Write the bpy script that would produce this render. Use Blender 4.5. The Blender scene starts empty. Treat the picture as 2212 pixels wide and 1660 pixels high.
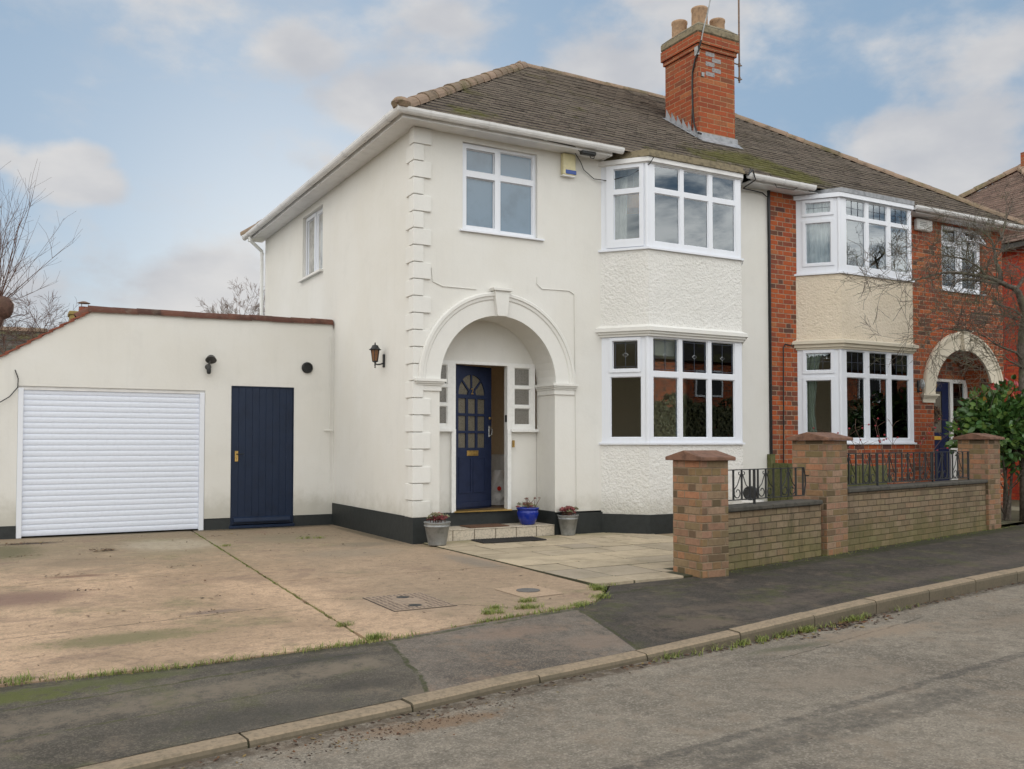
import bpy, bmesh, math, random
from mathutils import Vector, Matrix
from math import sin, cos, pi, radians, sqrt, atan2
random.seed(7)
S = bpy.context.scene
COL = S.collection

# ------------------------------------------------------------------ camera, world, sun, exposure
YAW = radians(60.8); PITCH = radians(1.8)
cam = bpy.data.cameras.new('camera'); co = bpy.data.objects.new('camera', cam); COL.objects.link(co)
co.location = (-4.67, -10.957, 1.31)
co.rotation_euler = (radians(90) + PITCH, 0, YAW - radians(90))
cam.sensor_fit = 'HORIZONTAL'; cam.sensor_width = 36; cam.lens = 36 * 1980 / 2212
cam.shift_y = 0.0284; cam.clip_end = 2000; cam.clip_start = 0.05
S.camera = co
S.view_settings.view_transform = 'Standard'; S.view_settings.look = 'None'
S.view_settings.exposure = 0.78; S.view_settings.gamma = 1

SUN_AZ = radians(16.2)      # clockwise from +Y
SUN_EL = radians(14.5)
sun = bpy.data.lights.new('sun', 'SUN'); sun.energy = 2.0; sun.angle = radians(3); sun.color = (1, .93, .82)
so = bpy.data.objects.new('sun', sun); COL.objects.link(so)
sd = Vector((sin(SUN_AZ) * cos(SUN_EL), cos(SUN_AZ) * cos(SUN_EL), sin(SUN_EL)))
so.rotation_euler = sd.to_track_quat('Z', 'Y').to_euler()


class NT:
    """small helper round a node tree"""
    def __init__(s, nt):
        s.t = nt; s.n = nt.nodes; s.l = nt.links
    def new(s, typ, **kw):
        n = s.n.new(typ)
        for k, v in kw.items(): setattr(n, k, v)
        return n
    def put(s, sock, v):
        if v is None: return
        if isinstance(v, bpy.types.NodeSocket): s.l.new(v, sock)
        else:
            if isinstance(v, tuple) and len(v) == 3 and sock.type == 'RGBA': v = (*v, 1)
            sock.default_value = v
    def math(s, op, a, b=None, c=None, clamp=False):
        n = s.new('ShaderNodeMath', operation=op, use_clamp=clamp)
        s.put(n.inputs[0], a); s.put(n.inputs[1], b); s.put(n.inputs[2], c)
        return n.outputs[0]
    def vmath(s, op, a, b=None):
        n = s.new('ShaderNodeVectorMath', operation=op)
        s.put(n.inputs[0], a); s.put(n.inputs[1], b)
        return n.outputs['Value'] if op in ('LENGTH', 'DOT_PRODUCT', 'DISTANCE') else n.outputs[0]
    def scale(s, v, k): return s.vmath('MULTIPLY', v, (k, k, k) if not isinstance(k, tuple) else k)
    def pos(s): return s.new('ShaderNodeNewGeometry').outputs['Position']
    def nrm(s): return s.new('ShaderNodeNewGeometry').outputs['Normal']
    def uv(s): return s.new('ShaderNodeTexCoord').outputs['UV']
    def sep(s, v):
        n = s.new('ShaderNodeSeparateXYZ'); s.put(n.inputs[0], v); return n.outputs
    def comb(s, x=0., y=0., z=0.):
        n = s.new('ShaderNodeCombineXYZ'); s.put(n.inputs[0], x); s.put(n.inputs[1], y); s.put(n.inputs[2], z); return n.outputs[0]
    def noise(s, v, sc, det=4., rough=.6, dist=0.):
        n = s.new('ShaderNodeTexNoise'); s.put(n.inputs['Vector'], v); n.inputs['Scale'].default_value = sc
        n.inputs['Detail'].default_value = det; n.inputs['Roughness'].default_value = rough; n.inputs['Distortion'].default_value = dist
        return n.outputs['Fac']
    def voro(s, v, sc, feat='F1', out='Distance', rnd=1.):
        n = s.new('ShaderNodeTexVoronoi', feature=feat); s.put(n.inputs['Vector'], v); n.inputs['Scale'].default_value = sc
        n.inputs['Randomness'].default_value = rnd
        return n.outputs[out]
    def white(s, v):
        n = s.new('ShaderNodeTexWhiteNoise', noise_dimensions='3D'); s.put(n.inputs['Vector'], v); return n.outputs['Value']
    def ramp(s, f, stops, interp='LINEAR'):
        n = s.new('ShaderNodeValToRGB'); r = n.color_ramp; r.interpolation = interp
        while len(r.elements) < len(stops): r.elements.new(.5)
        for e, (p, c) in zip(r.elements, stops):
            e.position = p
            if not isinstance(c, tuple): c = (c, c, c)
            e.color = (*c, 1)
        s.put(n.inputs[0], f)
        return n.outputs[0]
    def smooth(s, f, a, b):
        n = s.new('ShaderNodeMapRange', interpolation_type='SMOOTHSTEP', clamp=True)
        s.put(n.inputs['Value'], f); s.put(n.inputs['From Min'], a); s.put(n.inputs['From Max'], b)
        return n.outputs[0]
    def mix(s, f, a, b, mode='MIX'):
        n = s.new('ShaderNodeMix', data_type='RGBA', blend_type=mode)
        s.put(n.inputs[0], f); s.put(n.inputs[6], a); s.put(n.inputs[7], b)
        return n.outputs[2]
    def bump(s, h, st=.3, d=.01, nrm=None):
        n = s.new('ShaderNodeBump'); s.put(n.inputs['Height'], h); n.inputs['Strength'].default_value = st
        n.inputs['Distance'].default_value = d; s.put(n.inputs['Normal'], nrm)
        return n.outputs[0]
    def attr(s, name):
        return s.new('ShaderNodeAttribute', attribute_name=name).outputs['Fac']


def material(name):
    m = bpy.data.materials.new(name); m.use_nodes = True
    g = NT(m.node_tree); g.bsdf = g.n['Principled BSDF']; g.m = m
    return g


def fin(g, col, rough=.8, nrm=None, spec=.5, metal=0., **kw):
    b = g.bsdf
    g.put(b.inputs['Base Color'], col); g.put(b.inputs['Roughness'], rough); g.put(b.inputs['Normal'], nrm)
    b.inputs['Specular IOR Level'].default_value = spec; b.inputs['Metallic'].default_value = metal
    for k, v in kw.items(): b.inputs[k.replace('_', ' ')].default_value = v
    return g.m


# sky: Nishita with soft cumulus cloud, brighter unseen cloud added behind and left as fill light
W = bpy.data.worlds.new('World'); S.world = W; W.use_nodes = True
g = NT(W.node_tree)
sky = g.new('ShaderNodeTexSky', sky_type='NISHITA', sun_disc=False, sun_elevation=SUN_EL, sun_rotation=SUN_AZ,
            air_density=1.0, dust_density=.6, ozone_density=2.5)
d = g.vmath('NORMALIZE', g.new('ShaderNodeTexCoord').outputs['Generated'])
dx, dy, dz = g.sep(d)
F = 1980.


def pdir(x, y):
    v0 = Vector((cos(YAW), sin(YAW), 0)); r = Vector((sin(YAW), -cos(YAW), 0))
    v = v0 * cos(PITCH) + Vector((0, 0, sin(PITCH))); u = -v0 * sin(PITCH) + Vector((0, 0, cos(PITCH)))
    return (v + r * (x - 1106) / F - u * (y - 892.8) / F).normalized()


# cumulus banks at fixed compass bearings: (bearing handle, vertical handle, angular size, weight)
blobs = [(150, 375, .055, 1.5), (205, 395, .045, 1.5), (165, 350, .04, 1.5), (800, 225, .07, 1.3), (900, 200, .08, 1.3), (1000, 200, .07, 1.2), (1330, 150, .13, .85), (640, 110, .06, .8), (900, 40, .12, .55),
         (1500, 30, .14, .55), (2080, 340, .10, 1.1), (1930, 300, .07, 1.), (2150, 110, .12, .7), (700, 340, .05, .6), (430, 640, .14, .75), (550, 600, .10, .7),
         (330, 0, .10, .5), (60, 640, .12, .5), (10, 340, .03, .6)]
fld = None
for (x, y, r, w) in blobs:
    c = pdir(x, y)
    v = g.vmath('SUBTRACT', d, tuple(c)); v = g.vmath('MULTIPLY', v, (1, 1, 1.9))
    e = g.math('MULTIPLY', g.math('SUBTRACT', 1., g.math('DIVIDE', g.vmath('LENGTH', v), r)), w)
    fld = e if fld is None else g.math('SMOOTH_MAX', fld, e, .12)
fld = g.math('MAXIMUM', fld, -.8)
cz = g.math('ADD', g.math('MAXIMUM', dz, 0.), .25)
pl = g.comb(g.math('DIVIDE', dx, cz), g.math('DIVIDE', dy, cz), g.math('MULTIPLY', dz, 2.))
n1 = g.noise(pl, 3.2, 9., .62, .3)
n2 = g.noise(g.vmath('MULTIPLY', d, (1, 1, 1.7)), 11., 9., .55, .0)
back = g.smooth(g.math('MAXIMUM', g.math('MULTIPLY', dy, -1.), g.math('MULTIPLY', g.math('ADD', dx, .12), -1.1)), 0., .5)
low = g.smooth(dz, .16, .0)
den = g.math('ADD', fld, g.math('MULTIPLY', g.math('SUBTRACT', n2, .5), 1.9))
den = g.math('MULTIPLY', g.smooth(den, -.12, .62), .95)
wisp = g.math('MULTIPLY', g.smooth(n1, .5, .75), .3)
den = g.math('MAXIMUM', den, wisp)
den = g.math('MAXIMUM', den, g.math('MULTIPLY', back, g.math('MAXIMUM', g.smooth(dz, .42, .62), g.smooth(n1, .36, .56))))
den = g.math('MAXIMUM', den, g.math('MULTIPLY', low, .35))
shade = g.noise(g.vmath('MULTIPLY', d, (1, 1, 2.0)), 7., 5., .5, .0)
ccol = g.mix(g.smooth(shade, .3, .7), (3.1, 3.17, 3.38), (4.2, 4.14, 4.1))
ccol = g.mix(back, ccol, g.mix(g.smooth(dy, -.35, .35), (13.3, 13.15, 12.7), (12.6, 11.8, 10.7)))  # unseen cloud tinted neutral behind, warm at left, to light the walls
skyc = g.mix(.86, sky.outputs[0], (1.62, 2.32, 3.12))
colr = g.mix(den, skyc, ccol)
bg = g.n['Background']; g.put(bg.inputs[0], colr); bg.inputs[1].default_value = .1

# ------------------------------------------------------------------ mesh helpers
class MB:
    def __init__(s, M=None):
        s.v = []; s.f = []; s.r = []; s.M = M; s.cur = 0.; s.mi = []; s.m = 0
    def vert(s, p):
        p = Vector(p)
        if s.M is not None: p = s.M @ p
        s.v.append(p); return len(s.v) - 1
    def face(s, pts):
        s.f.append([s.vert(p) for p in pts]); s.r.append(s.cur); s.mi.append(s.m)
    def addf(s, idx):
        s.f.append(list(idx)); s.r.append(s.cur); s.mi.append(s.m)
    def box(s, x0, x1, y0, y1, z0, z1, skip=''):
        a = [s.vert(p) for p in ((x0, y0, z0), (x1, y0, z0), (x1, y1, z0), (x0, y1, z0), (x0, y0, z1), (x1, y0, z1), (x1, y1, z1), (x0, y1, z1))]
        for k, q in dict(b=(0, 3, 2, 1), t=(4, 5, 6, 7), f=(0, 1, 5, 4), r=(1, 2, 6, 5), k=(2, 3, 7, 6), l=(3, 0, 4, 7)).items():
            if k not in skip: s.addf([a[i] for i in q])
    def cbox(s, x0, x1, y0, y1, z0, z1, c=.01):
        """box with its front/top edges bevelled"""
        P = lambda ix, iy, iz, e: ((x0 + (c if e != 0 else 0)) if ix == 0 else (x1 - (c if e != 0 else 0)),
                                  (y0 + (c if e != 1 else 0)) if iy == 0 else (y1 - (c if e != 1 else 0)),
                                  (z0 + (c if e != 2 else 0)) if iz == 0 else (z1 - (c if e != 2 else 0)))
        bm = bmesh.new(); vs = []
        for ix in (0, 1):
            for iy in (0, 1):
                for iz in (0, 1):
                    for e in (0, 1, 2): vs.append(bm.verts.new(P(ix, iy, iz, e)))
        bmesh.ops.convex_hull(bm, input=vs)
        bmesh.ops.dissolve_limit(bm, angle_limit=.01, verts=bm.verts, edges=bm.edges)
        bm.verts.index_update()
        m = {v: s.vert(v.co) for v in bm.verts}
        for f in bm.faces: s.addf([m[v] for v in f.verts])
        bm.free()
    def prism(s, pts, axis, a, b, caps=True):
        """polygon pts (2D, ccw) extruded along axis from a to b. axis 'z': pts=(x,y); 'y': pts=(x,z); 'x': pts=(y,z)"""
        def P(p, t): return (p[0], p[1], t) if axis == 'z' else ((p[0], t, p[1]) if axis == 'y' else (t, p[0], p[1]))
        n = len(pts); A = [s.vert(P(p, a)) for p in pts]; B = [s.vert(P(p, b)) for p in pts]
        for i in range(n): s.addf((A[i], A[(i + 1) % n], B[(i + 1) % n], B[i]))
        if caps: s.addf(A[::-1]); s.addf(B)
    def tube(s, path, r, n=8, caps=True):
        path = [Vector(p) for p in path]; rings = []
        rr = r if isinstance(r, (list, tuple)) else [r] * len(path)
        up = None
        for i, p in enumerate(path):
            t = (path[min(i + 1, len(path) - 1)] - path[max(i - 1, 0)]).normalized()
            if up is None: up = t.orthogonal().normalized()
            up = (up - t * up.dot(t));
            up = up.normalized() if up.length > 1e-5 else t.orthogonal().normalized()
            q = t.cross(up)
            rings.append([s.vert(p + (up * cos(2 * pi * k / n) + q * sin(2 * pi * k / n)) * rr[i]) for k in range(n)])
        for a, b in zip(rings, rings[1:]):
            for k in range(n): s.addf((a[k], a[(k + 1) % n], b[(k + 1) % n], b[k]))
        if caps: s.addf(rings[0][::-1]); s.addf(rings[-1])
    def lathe(s, c, prof, n=24, axis='z', caps=True):
        c = Vector(c); rings = []
        for (r, h) in prof:
            ring = []
            for k in range(n):
                a = 2 * pi * k / n
                p = (r * cos(a), r * sin(a), h)
                if axis == 'y': p = (p[0], h, p[1])
                if axis == 'x': p = (h, p[0], p[1])
                ring.append(s.vert(c + Vector(p)))
            rings.append(ring)
        for a, b in zip(rings, rings[1:]):
            for k in range(n): s.addf((a[k], a[(k + 1) % n], b[(k + 1) % n], b[k]))
        if caps: s.addf(rings[0][::-1]); s.addf(rings[-1])
    def holes(s, u0, u1, z0, z1, hs, n0, n1, back=True, ends=True):
        """wall panel in local (u, n, z): front face at n0, back at n1, rectangular holes hs=(ua,ub,za,zb)"""
        us = sorted({u0, u1, *[h[0] for h in hs], *[h[1] for h in hs]}); zs = sorted({z0, z1, *[h[2] for h in hs], *[h[3] for h in hs]})
        us = [u for u in us if u0 <= u <= u1]; zs = [z for z in zs if z0 <= z <= z1]
        inh = lambda u, z: any(h[0] < u < h[1] and h[2] < z < h[3] for h in hs)
        for a, b in zip(us, us[1:]):
            for c, e in zip(zs, zs[1:]):
                if not inh((a + b) / 2, (c + e) / 2):
                    s.face([(a, n0, c), (b, n0, c), (b, n0, e), (a, n0, e)])
                    if back: s.face([(a, n1, c), (a, n1, e), (b, n1, e), (b, n1, c)])
        for (a, b, c, e) in hs:
            s.face([(a, n0, c), (a, n0, e), (a, n1, e), (a, n1, c)]); s.face([(b, n0, c), (b, n1, c), (b, n1, e), (b, n0, e)])
            if c > z0: s.face([(a, n0, c), (a, n1, c), (b, n1, c), (b, n0, c)])
            if e < z1: s.face([(a, n0, e), (b, n0, e), (b, n1, e), (a, n1, e)])
        if ends: s.face([(u0, n0, z0), (u0, n0, z1), (u0, n1, z1), (u0, n1, z0)]); s.face([(u1, n0, z0), (u1, n1, z0), (u1, n1, z1), (u1, n0, z1)])
        s.face([(u0, n0, z1), (u1, n0, z1), (u1, n1, z1), (u0, n1, z1)])
    def build(s, name, mat, parent=None, smooth=False, loc=None, bevel=0, split=False):
        if split:        # each loose piece becomes an object of its own
            par = {}
            def find(k):
                while par.setdefault(k, k) != k: k = par[k]
                return k
            key = [tuple(round(c, 4) for c in v) for v in s.v]
            for f in s.f:
                for i in f[1:]: par[find(key[i])] = find(key[f[0]])
            grp = {}
            for fi, f in enumerate(s.f): grp.setdefault(find(key[f[0]]), []).append(fi)
            out = None
            for fs in grp.values():
                q = MB(); mp = {}
                for fi in fs:
                    idx = []
                    for i in s.f[fi]:
                        if i not in mp: mp[i] = len(q.v); q.v.append(s.v[i])
                        idx.append(mp[i])
                    q.f.append(idx); q.r.append(s.r[fi]); q.mi.append(s.mi[fi])
                out = q.build(name, mat, parent, smooth, loc, bevel)
            return out
        me = bpy.data.meshes.new(name)
        off = Vector((0, 0, 0))
        if parent is not None:
            p = parent
            while p is not None: off += p.location; p = p.parent
        elif loc is not None: off = Vector(loc)
        me.from_pydata([v - off for v in s.v], [], s.f)
        mats = mat if isinstance(mat, (list, tuple)) else [mat]
        for m in mats: me.materials.append(m)
        uvl = me.uv_layers.new(name='UVMap'); at = me.attributes.new('rnd', 'FLOAT', 'FACE')
        at.data.foreach_set('value', s.r)
        if len(mats) > 1: me.polygons.foreach_set('material_index', s.mi)
        for p in me.polygons:
            n = p.normal; ax = max(range(3), key=lambda i: abs(n[i]))
            if ax != 2 and abs(n.x) > .05 and abs(n.y) > .05:
                hd = Vector((-n.y, n.x, 0)).normalized()
                if hd.x < 0: hd = -hd
                for li in p.loop_indices:
                    w = me.vertices[me.loops[li].vertex_index].co + off; uvl.data[li].uv = (w.dot(hd), w.z)
            else:
                for li in p.loop_indices:
                    w = me.vertices[me.loops[li].vertex_index].co + off
                    uvl.data[li].uv = (w.y, w.z) if ax == 0 else ((w.x, w.z) if ax == 1 else (w.x, w.y))
        if smooth: me.polygons.foreach_set('use_smooth', [True] * len(me.polygons))
        o = bpy.data.objects.new(name, me); COL.objects.link(o)
        if parent is not None: o.parent = parent
        elif loc is not None: o.location = loc
        if bevel:
            bv = o.modifiers.new('bevel', 'BEVEL'); bv.width = bevel; bv.segments = 2; bv.limit_method = 'ANGLE'
        return o


def tag(o, label=None, cat=None, group=None, kind=None):
    if label: o['label'] = label
    if cat: o['category'] = cat
    if group: o['group'] = group
    if kind: o['kind'] = kind
    return o


def thing(name, loc, label, cat, group=None):
    o = bpy.data.objects.new(name, None); COL.objects.link(o); o.location = loc; o.empty_display_size = .2
    return tag(o, label, cat, group)


def frame(x, y, ang, z=0.):
    """local u along the wall, n INTO the wall (away from the viewer side), z up"""
    return Matrix.Translation((x, y, z)) @ Matrix.Rotation(ang, 4, 'Z')


def kids(o): return [c for c in bpy.data.objects if c.parent == o]


def copy_tree(o, parent=None, loc=None):
    c = o.copy(); COL.objects.link(c); c.parent = parent
    if loc is not None: c.location = loc
    for ch in kids(o): copy_tree(ch, c)
    return c


def text_obj(txt, size, M, mat, parent, name, ext=.002, align='CENTER'):
    cu = bpy.data.curves.new(name, 'FONT'); cu.body = txt; cu.size = size; cu.extrude = ext; cu.align_x = align; cu.align_y = 'CENTER'
    t = bpy.data.objects.new(name, cu); COL.objects.link(t)
    dg = bpy.context.evaluated_depsgraph_get(); me = bpy.data.meshes.new_from_object(t.evaluated_get(dg))
    bpy.data.objects.remove(t)
    off = Vector((0, 0, 0)); p = parent
    while p is not None: off += p.location; p = p.parent
    me.transform(Matrix.Translation(-off) @ M @ Matrix.Rotation(pi / 2, 4, 'X'))
    me.materials.clear(); me.materials.append(mat)
    o = bpy.data.objects.new(name, me); COL.objects.link(o); o.parent = parent
    return o


# ------------------------------------------------------------------ materials
def m_render(name, base, warm, rough_cast=False):
    g = material(name); P = g.pos()
    a = g.noise(P, .9, 6., .6); b = g.noise(g.scale(P, (3, 3, .35)), 2.2, 5., .65)
    c = g.noise(P, 30., 4., .6)
    col = g.mix(g.smooth(a, .35, .65), base, warm)
    col = g.mix(g.math('MULTIPLY', g.smooth(g.noise(P, 2.1, 7., .7), .52, .68), .12), col, tuple(x * .72 for x in base))
    col = g.mix(g.math('MULTIPLY', g.smooth(b, .5, .8), .12), col, tuple(x * .62 for x in base))
    col = g.mix(g.math('MULTIPLY', c, .08), col, tuple(x * .7 for x in base))
    zz = g.sep(P)[2]
    dirt_shade = g.math('MULTIPLY', g.smooth(g.math('ADD', zz, g.math('MULTIPLY', g.noise(P, 5., 4., .7), -.5)), .42, -.05), .5)  # wall-foot splash grime, deepened by painted contact shade
    col = g.mix(dirt_shade, col, (.33, .31, .24))
    if rough_cast:
        v = g.noise(P, 19., 5., .64, .45); v2 = g.voro(P, 38., 'SMOOTH_F1'); h = g.math('ADD', g.math('MULTIPLY', v, 1.5), g.math('MULTIPLY', v2, .6))
        col = g.mix(g.math('MULTIPLY', g.smooth(v, .52, .3), .10), col, tuple(x * .5 for x in base))
        nr = g.bump(h, .6, .028)
    else:
        h = g.math('ADD', g.math('MULTIPLY', c, .5), g.math('MULTIPLY', g.noise(P, 6., 3., .5), .9)); nr = g.bump(h, .22, .012)
    return fin(g, col, .9, nr, .25)


M_WALL = m_render('cream_render', (.71, .70, .665), (.685, .67, .625))
M_STONE = m_render('painted_stone', (.73, .725, .695), (.70, .69, .655))
M_CAST = m_render('rough_cast', (.76, .75, .72), (.73, .72, .685), True)
M_CAST2 = m_render('beige_rough_cast', (.76, .67, .545), (.70, .61, .48), True)
M_CREAM = m_render('cream_stone', (.66, .60, .49), (.60, .54, .43))


def m_simple(name, col, rough=.5, var=.12, bump=.0, sc=20., spec=.5, metal=0., **kw):
    g = material(name); P = g.pos(); n = g.noise(P, sc, 4., .6)
    c = g.mix(g.math('MULTIPLY', g.smooth(n, .4, .75), var * 2.5), col, tuple(x * .55 for x in col))
    nr = g.bump(n, bump, .01) if bump else None
    return fin(g, c, rough, nr, spec, metal, **kw)


def m_upvc():
    g = material('white_upvc'); P = g.pos()
    n = g.noise(g.scale(P, (4, 4, .6)), 3., 5., .7)
    c = g.mix(g.math('MULTIPLY', g.smooth(n, .5, .8), .22), (.72, .745, .80), (.54, .52, .48))
    return fin(g, c, .32, None, .5)


M_UPVC = m_upvc()
M_WHITE = m_simple('white_paint', (.76, .76, .74), .45, .08)
M_PLASTIC = m_simple('grey_white_plastic', (.72, .715, .71), .4, .12, sc=5)
M_BLACKP = m_simple('black_plinth_paint', (.018, .022, .022), .55, .3, .35, 14.)
M_NAVY = m_simple('navy_gloss', (.009, .019, .046), .38, .2, .03, 6., .3)
M_NAVY2 = m_simple('navy_door', (.016, .024, .058), .6, .2, .05, 9., .25)
M_ROYAL = m_simple('royal_blue_door', (.007, .014, .06), .55, .15, spec=.2)
M_BRASS = m_simple('brass', (.55, .36, .12), .38, .3, .05, 40., metal=.9)
M_CHROME = m_simple('chrome', (.6, .6, .58), .25, .1, metal=1.)
M_BLACK = m_simple('black_metal', (.012, .013, .014), .5, .2, .1, 30.)
M_BLKPL = m_simple('black_plastic', (.014, .015, .015), .4, .2)
M_GREYPL = m_simple('dark_grey_plastic', (.05, .05, .048), .45, .2)
M_GALV = m_simple('galvanised_steel', (.30, .31, .31), .42, .35, .1, 9., metal=.55)
M_RUST = m_simple('rusty_pole', (.20, .13, .09), .8, .4, .2, 30.)
M_GLAZE = m_simple('blue_glaze', (.012, .03, .26), .12, .25, .03, 12.)
M_SOIL = m_simple('soil', (.045, .032, .022), .95, .4, .6, 30.)
M_STEM = m_simple('reddish_stem', (.16, .07, .05), .8, .3)
M_SEDUM = m_simple('red_green_leaves', (.24, .055, .055), .6, .6, 0, 25.)
M_SEDUM2 = m_simple('grey_green_leaves', (.20, .19, .10), .6, .5, 0, 25.)
M_TILESTEP = m_simple('cream_tile', (.55, .48, .38), .5, .35, .1, 45.)
M_GROUT = m_simple('step_grout', (.17, .14, .10), .9, .2)
M_COIR = m_simple('coir', (.13, .065, .035), .95, .4, .9, 120.)
M_RUBBER = m_simple('rubber_mat', (.03, .028, .026), .9, .3, .9, 90.)
M_BEIGE = m_simple('hall_plaster', (.80, .66, .48), .9, .1, .1)
M_ROOM = m_simple('room_plaster', (.62, .54, .44), .9, .1)
M_CARPET = m_simple('carpet', (.12, .08, .05), .95, .3)
M_LEAD = m_simple('lead_sheet', (.30, .31, .33), .55, .4, .3, 12.)
M_YELPL = m_simple('yellowed_plastic', (.66, .60, .36), .4, .1)
M_BLUEPL = m_simple('blue_plastic', (.02, .07, .32), .3, .1)
M_ORANGE = m_simple('orange_shade', (.75, .30, .10), .8, .1)
M_FABRIC = m_simple('pale_curtain', (.62, .60, .54), .95, .15, .2, 8.)
M_CURT2 = m_simple('pale_green_curtain', (.42, .47, .38), .95, .2, .2, 8.)
M_VOILE = m_simple('voile', (.80, .81, .80), .95, .15, .2, 8.)
M_LSTRIP = m_simple('lead_came', (.05, .06, .09), .5, .2)
M_BEVEL = m_simple('bevelled_glass', (.34, .36, .37), .15, .2)
M_BAGW = m_simple('white_bag', (.60, .58, .56), .5, .15)
M_BAGR = m_simple('red_print', (.55, .03, .02), .5, .15)
M_WOODG = None


def m_glass(name, tint=(.9, .92, .92), rough=.0, refl=1.0):
    g = material(name)
    g.n.remove(g.bsdf)
    fr = g.new('ShaderNodeFresnel'); fr.inputs[0].default_value = 1.55
    nz = g.noise(g.pos(), .8, 2., .5); nb = g.bump(nz, .02, .05)
    tr = g.new('ShaderNodeBsdfTransparent'); tr.inputs[0].default_value = (*tint, 1)
    gl = g.new('ShaderNodeBsdfGlossy'); gl.inputs['Roughness'].default_value = rough; gl.inputs[0].default_value = (.88, .95, 1, 1)
    g.l.new(nb, gl.inputs['Normal'])
    mx = g.new('ShaderNodeMixShader')
    g.put(mx.inputs[0], g.math('MULTIPLY', fr.outputs[0], 1.6 * refl, clamp=True)); g.l.new(tr.outputs[0], mx.inputs[1]); g.l.new(gl.outputs[0], mx.inputs[2])
    g.l.new(mx.outputs[0], g.n['Material Output'].inputs[0])
    return g.m


M_GLASS = m_glass('window_glass')
M_GLASSU = m_glass('reflective_window_glass', (.8, .85, .85), refl=2.2)
M_FROST = m_simple('obscured_glass', (.16, .15, .13), .18, .35, .5, 60., 1.0)
M_FROST3 = m_simple('obscured_glass_painted_glare', (.50, .49, .45), .12, .5, .1, 2.5, 1.0)  # pale base paints a bright reflection into the pane
M_FROST2 = m_simple('obscured_glass_painted_sky', (.13, .20, .27), .16, .2, .08, 3., 1.0)  # blue base stands in for sky reflected in the pane
M_FROSTD = m_simple('obscured_door_glass', (.13, .115, .085), .25, .35, .5, 60., .8)
M_AMBER = m_simple('amber_glass', (.20, .09, .035), .2, .4, .3, 80.)


def brick_nodes(g, P=.225, H=.075, flem=False, m=.011, uv=None):
    u, v, _ = g.sep(uv or g.uv())
    v = g.math('ADD', v, g.math('MULTIPLY', g.noise(g.pos(), 2., 2., .5), .012))
    vr = g.math('DIVIDE', v, H); row = g.math('FLOOR', vr); fv = g.math('FRACT', vr)
    Q = .3375 if flem else P
    s_ = g.math('ADD', g.math('DIVIDE', u, Q), g.math('MULTIPLY', row, .5))
    k = g.math('FLOOR', s_); t = g.math('FRACT', s_)
    if flem:
        isH = g.math('GREATER_THAN', t, .6667)
        tl = g.math('MULTIPLY', g.math('SUBTRACT', t, g.math('MULTIPLY', isH, .6667)), Q)
        wd = g.math('SUBTRACT', Q * .6667, g.math('MULTIPLY', isH, Q * .3333))
        idx = g.math('ADD', g.math('MULTIPLY', k, 2.), isH)
    else:
        tl = g.math('MULTIPLY', t, Q); wd = Q; idx = k
    du = g.math('MINIMUM', tl, g.math('SUBTRACT', wd, tl))
    dv = g.math('MULTIPLY', g.math('MINIMUM', fv, g.math('SUBTRACT', 1., fv)), H)
    dd = g.math('MINIMUM', du, dv)
    wob = g.math('MULTIPLY', g.math('SUBTRACT', g.noise(g.pos(), 45., 3., .6), .5), .006)
    mask = g.smooth(g.math('ADD', dd, wob), m * .3, m * .75)     # 1 = brick face
    rnd = g.white(g.comb(idx, row, 3.3))
    return mask, rnd, g.white(g.comb(row, idx, 8.1))


def m_brick(name, stops, mortar, P=.225, flem=False, moss=0., H=.075, bump=.6, dirt_shade=.35):
    g = material(name); Pn = g.pos()
    mask, r1, r2 = brick_nodes(g, P, H, flem)
    c = g.ramp(r1, stops, 'LINEAR')
    nn = g.noise(Pn, 26., 5., .65)
    c = g.mix(g.math('MULTIPLY', g.smooth(nn, .35, .8), .4), c, (.10, .055, .035))
    big = g.noise(Pn, 1.3, 5., .65)
    c = g.mix(g.math('MULTIPLY', g.smooth(big, .45, .75), dirt_shade), c, (.09, .065, .05))
    mc = g.mix(g.math('MULTIPLY', g.smooth(g.noise(Pn, 9., 4., .6), .4, .7), .6), mortar, tuple(x * .45 for x in mortar))
    col = g.mix(mask, mc, c)
    if moss:
        zz = g.sep(Pn)[2]
        f = g.math('SUBTRACT', g.noise(Pn, 2.6, 6., .7), g.math('MULTIPLY', zz, .75))
        col = g.mix(g.math('MULTIPLY', g.smooth(f, .12, .5), moss), col, (.13, .13, .035))
        f2 = g.noise(g.scale(Pn, (3, 3, .6)), 2.4, 5., .7)
        col = g.mix(g.math('MULTIPLY', g.smooth(f2, .52, .72), moss), col, (.035, .035, .025))
    h = g.math('ADD', mask, g.math('MULTIPLY', nn, .5))
    return fin(g, col, .9, g.bump(h, bump, .012), .2)


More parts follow.
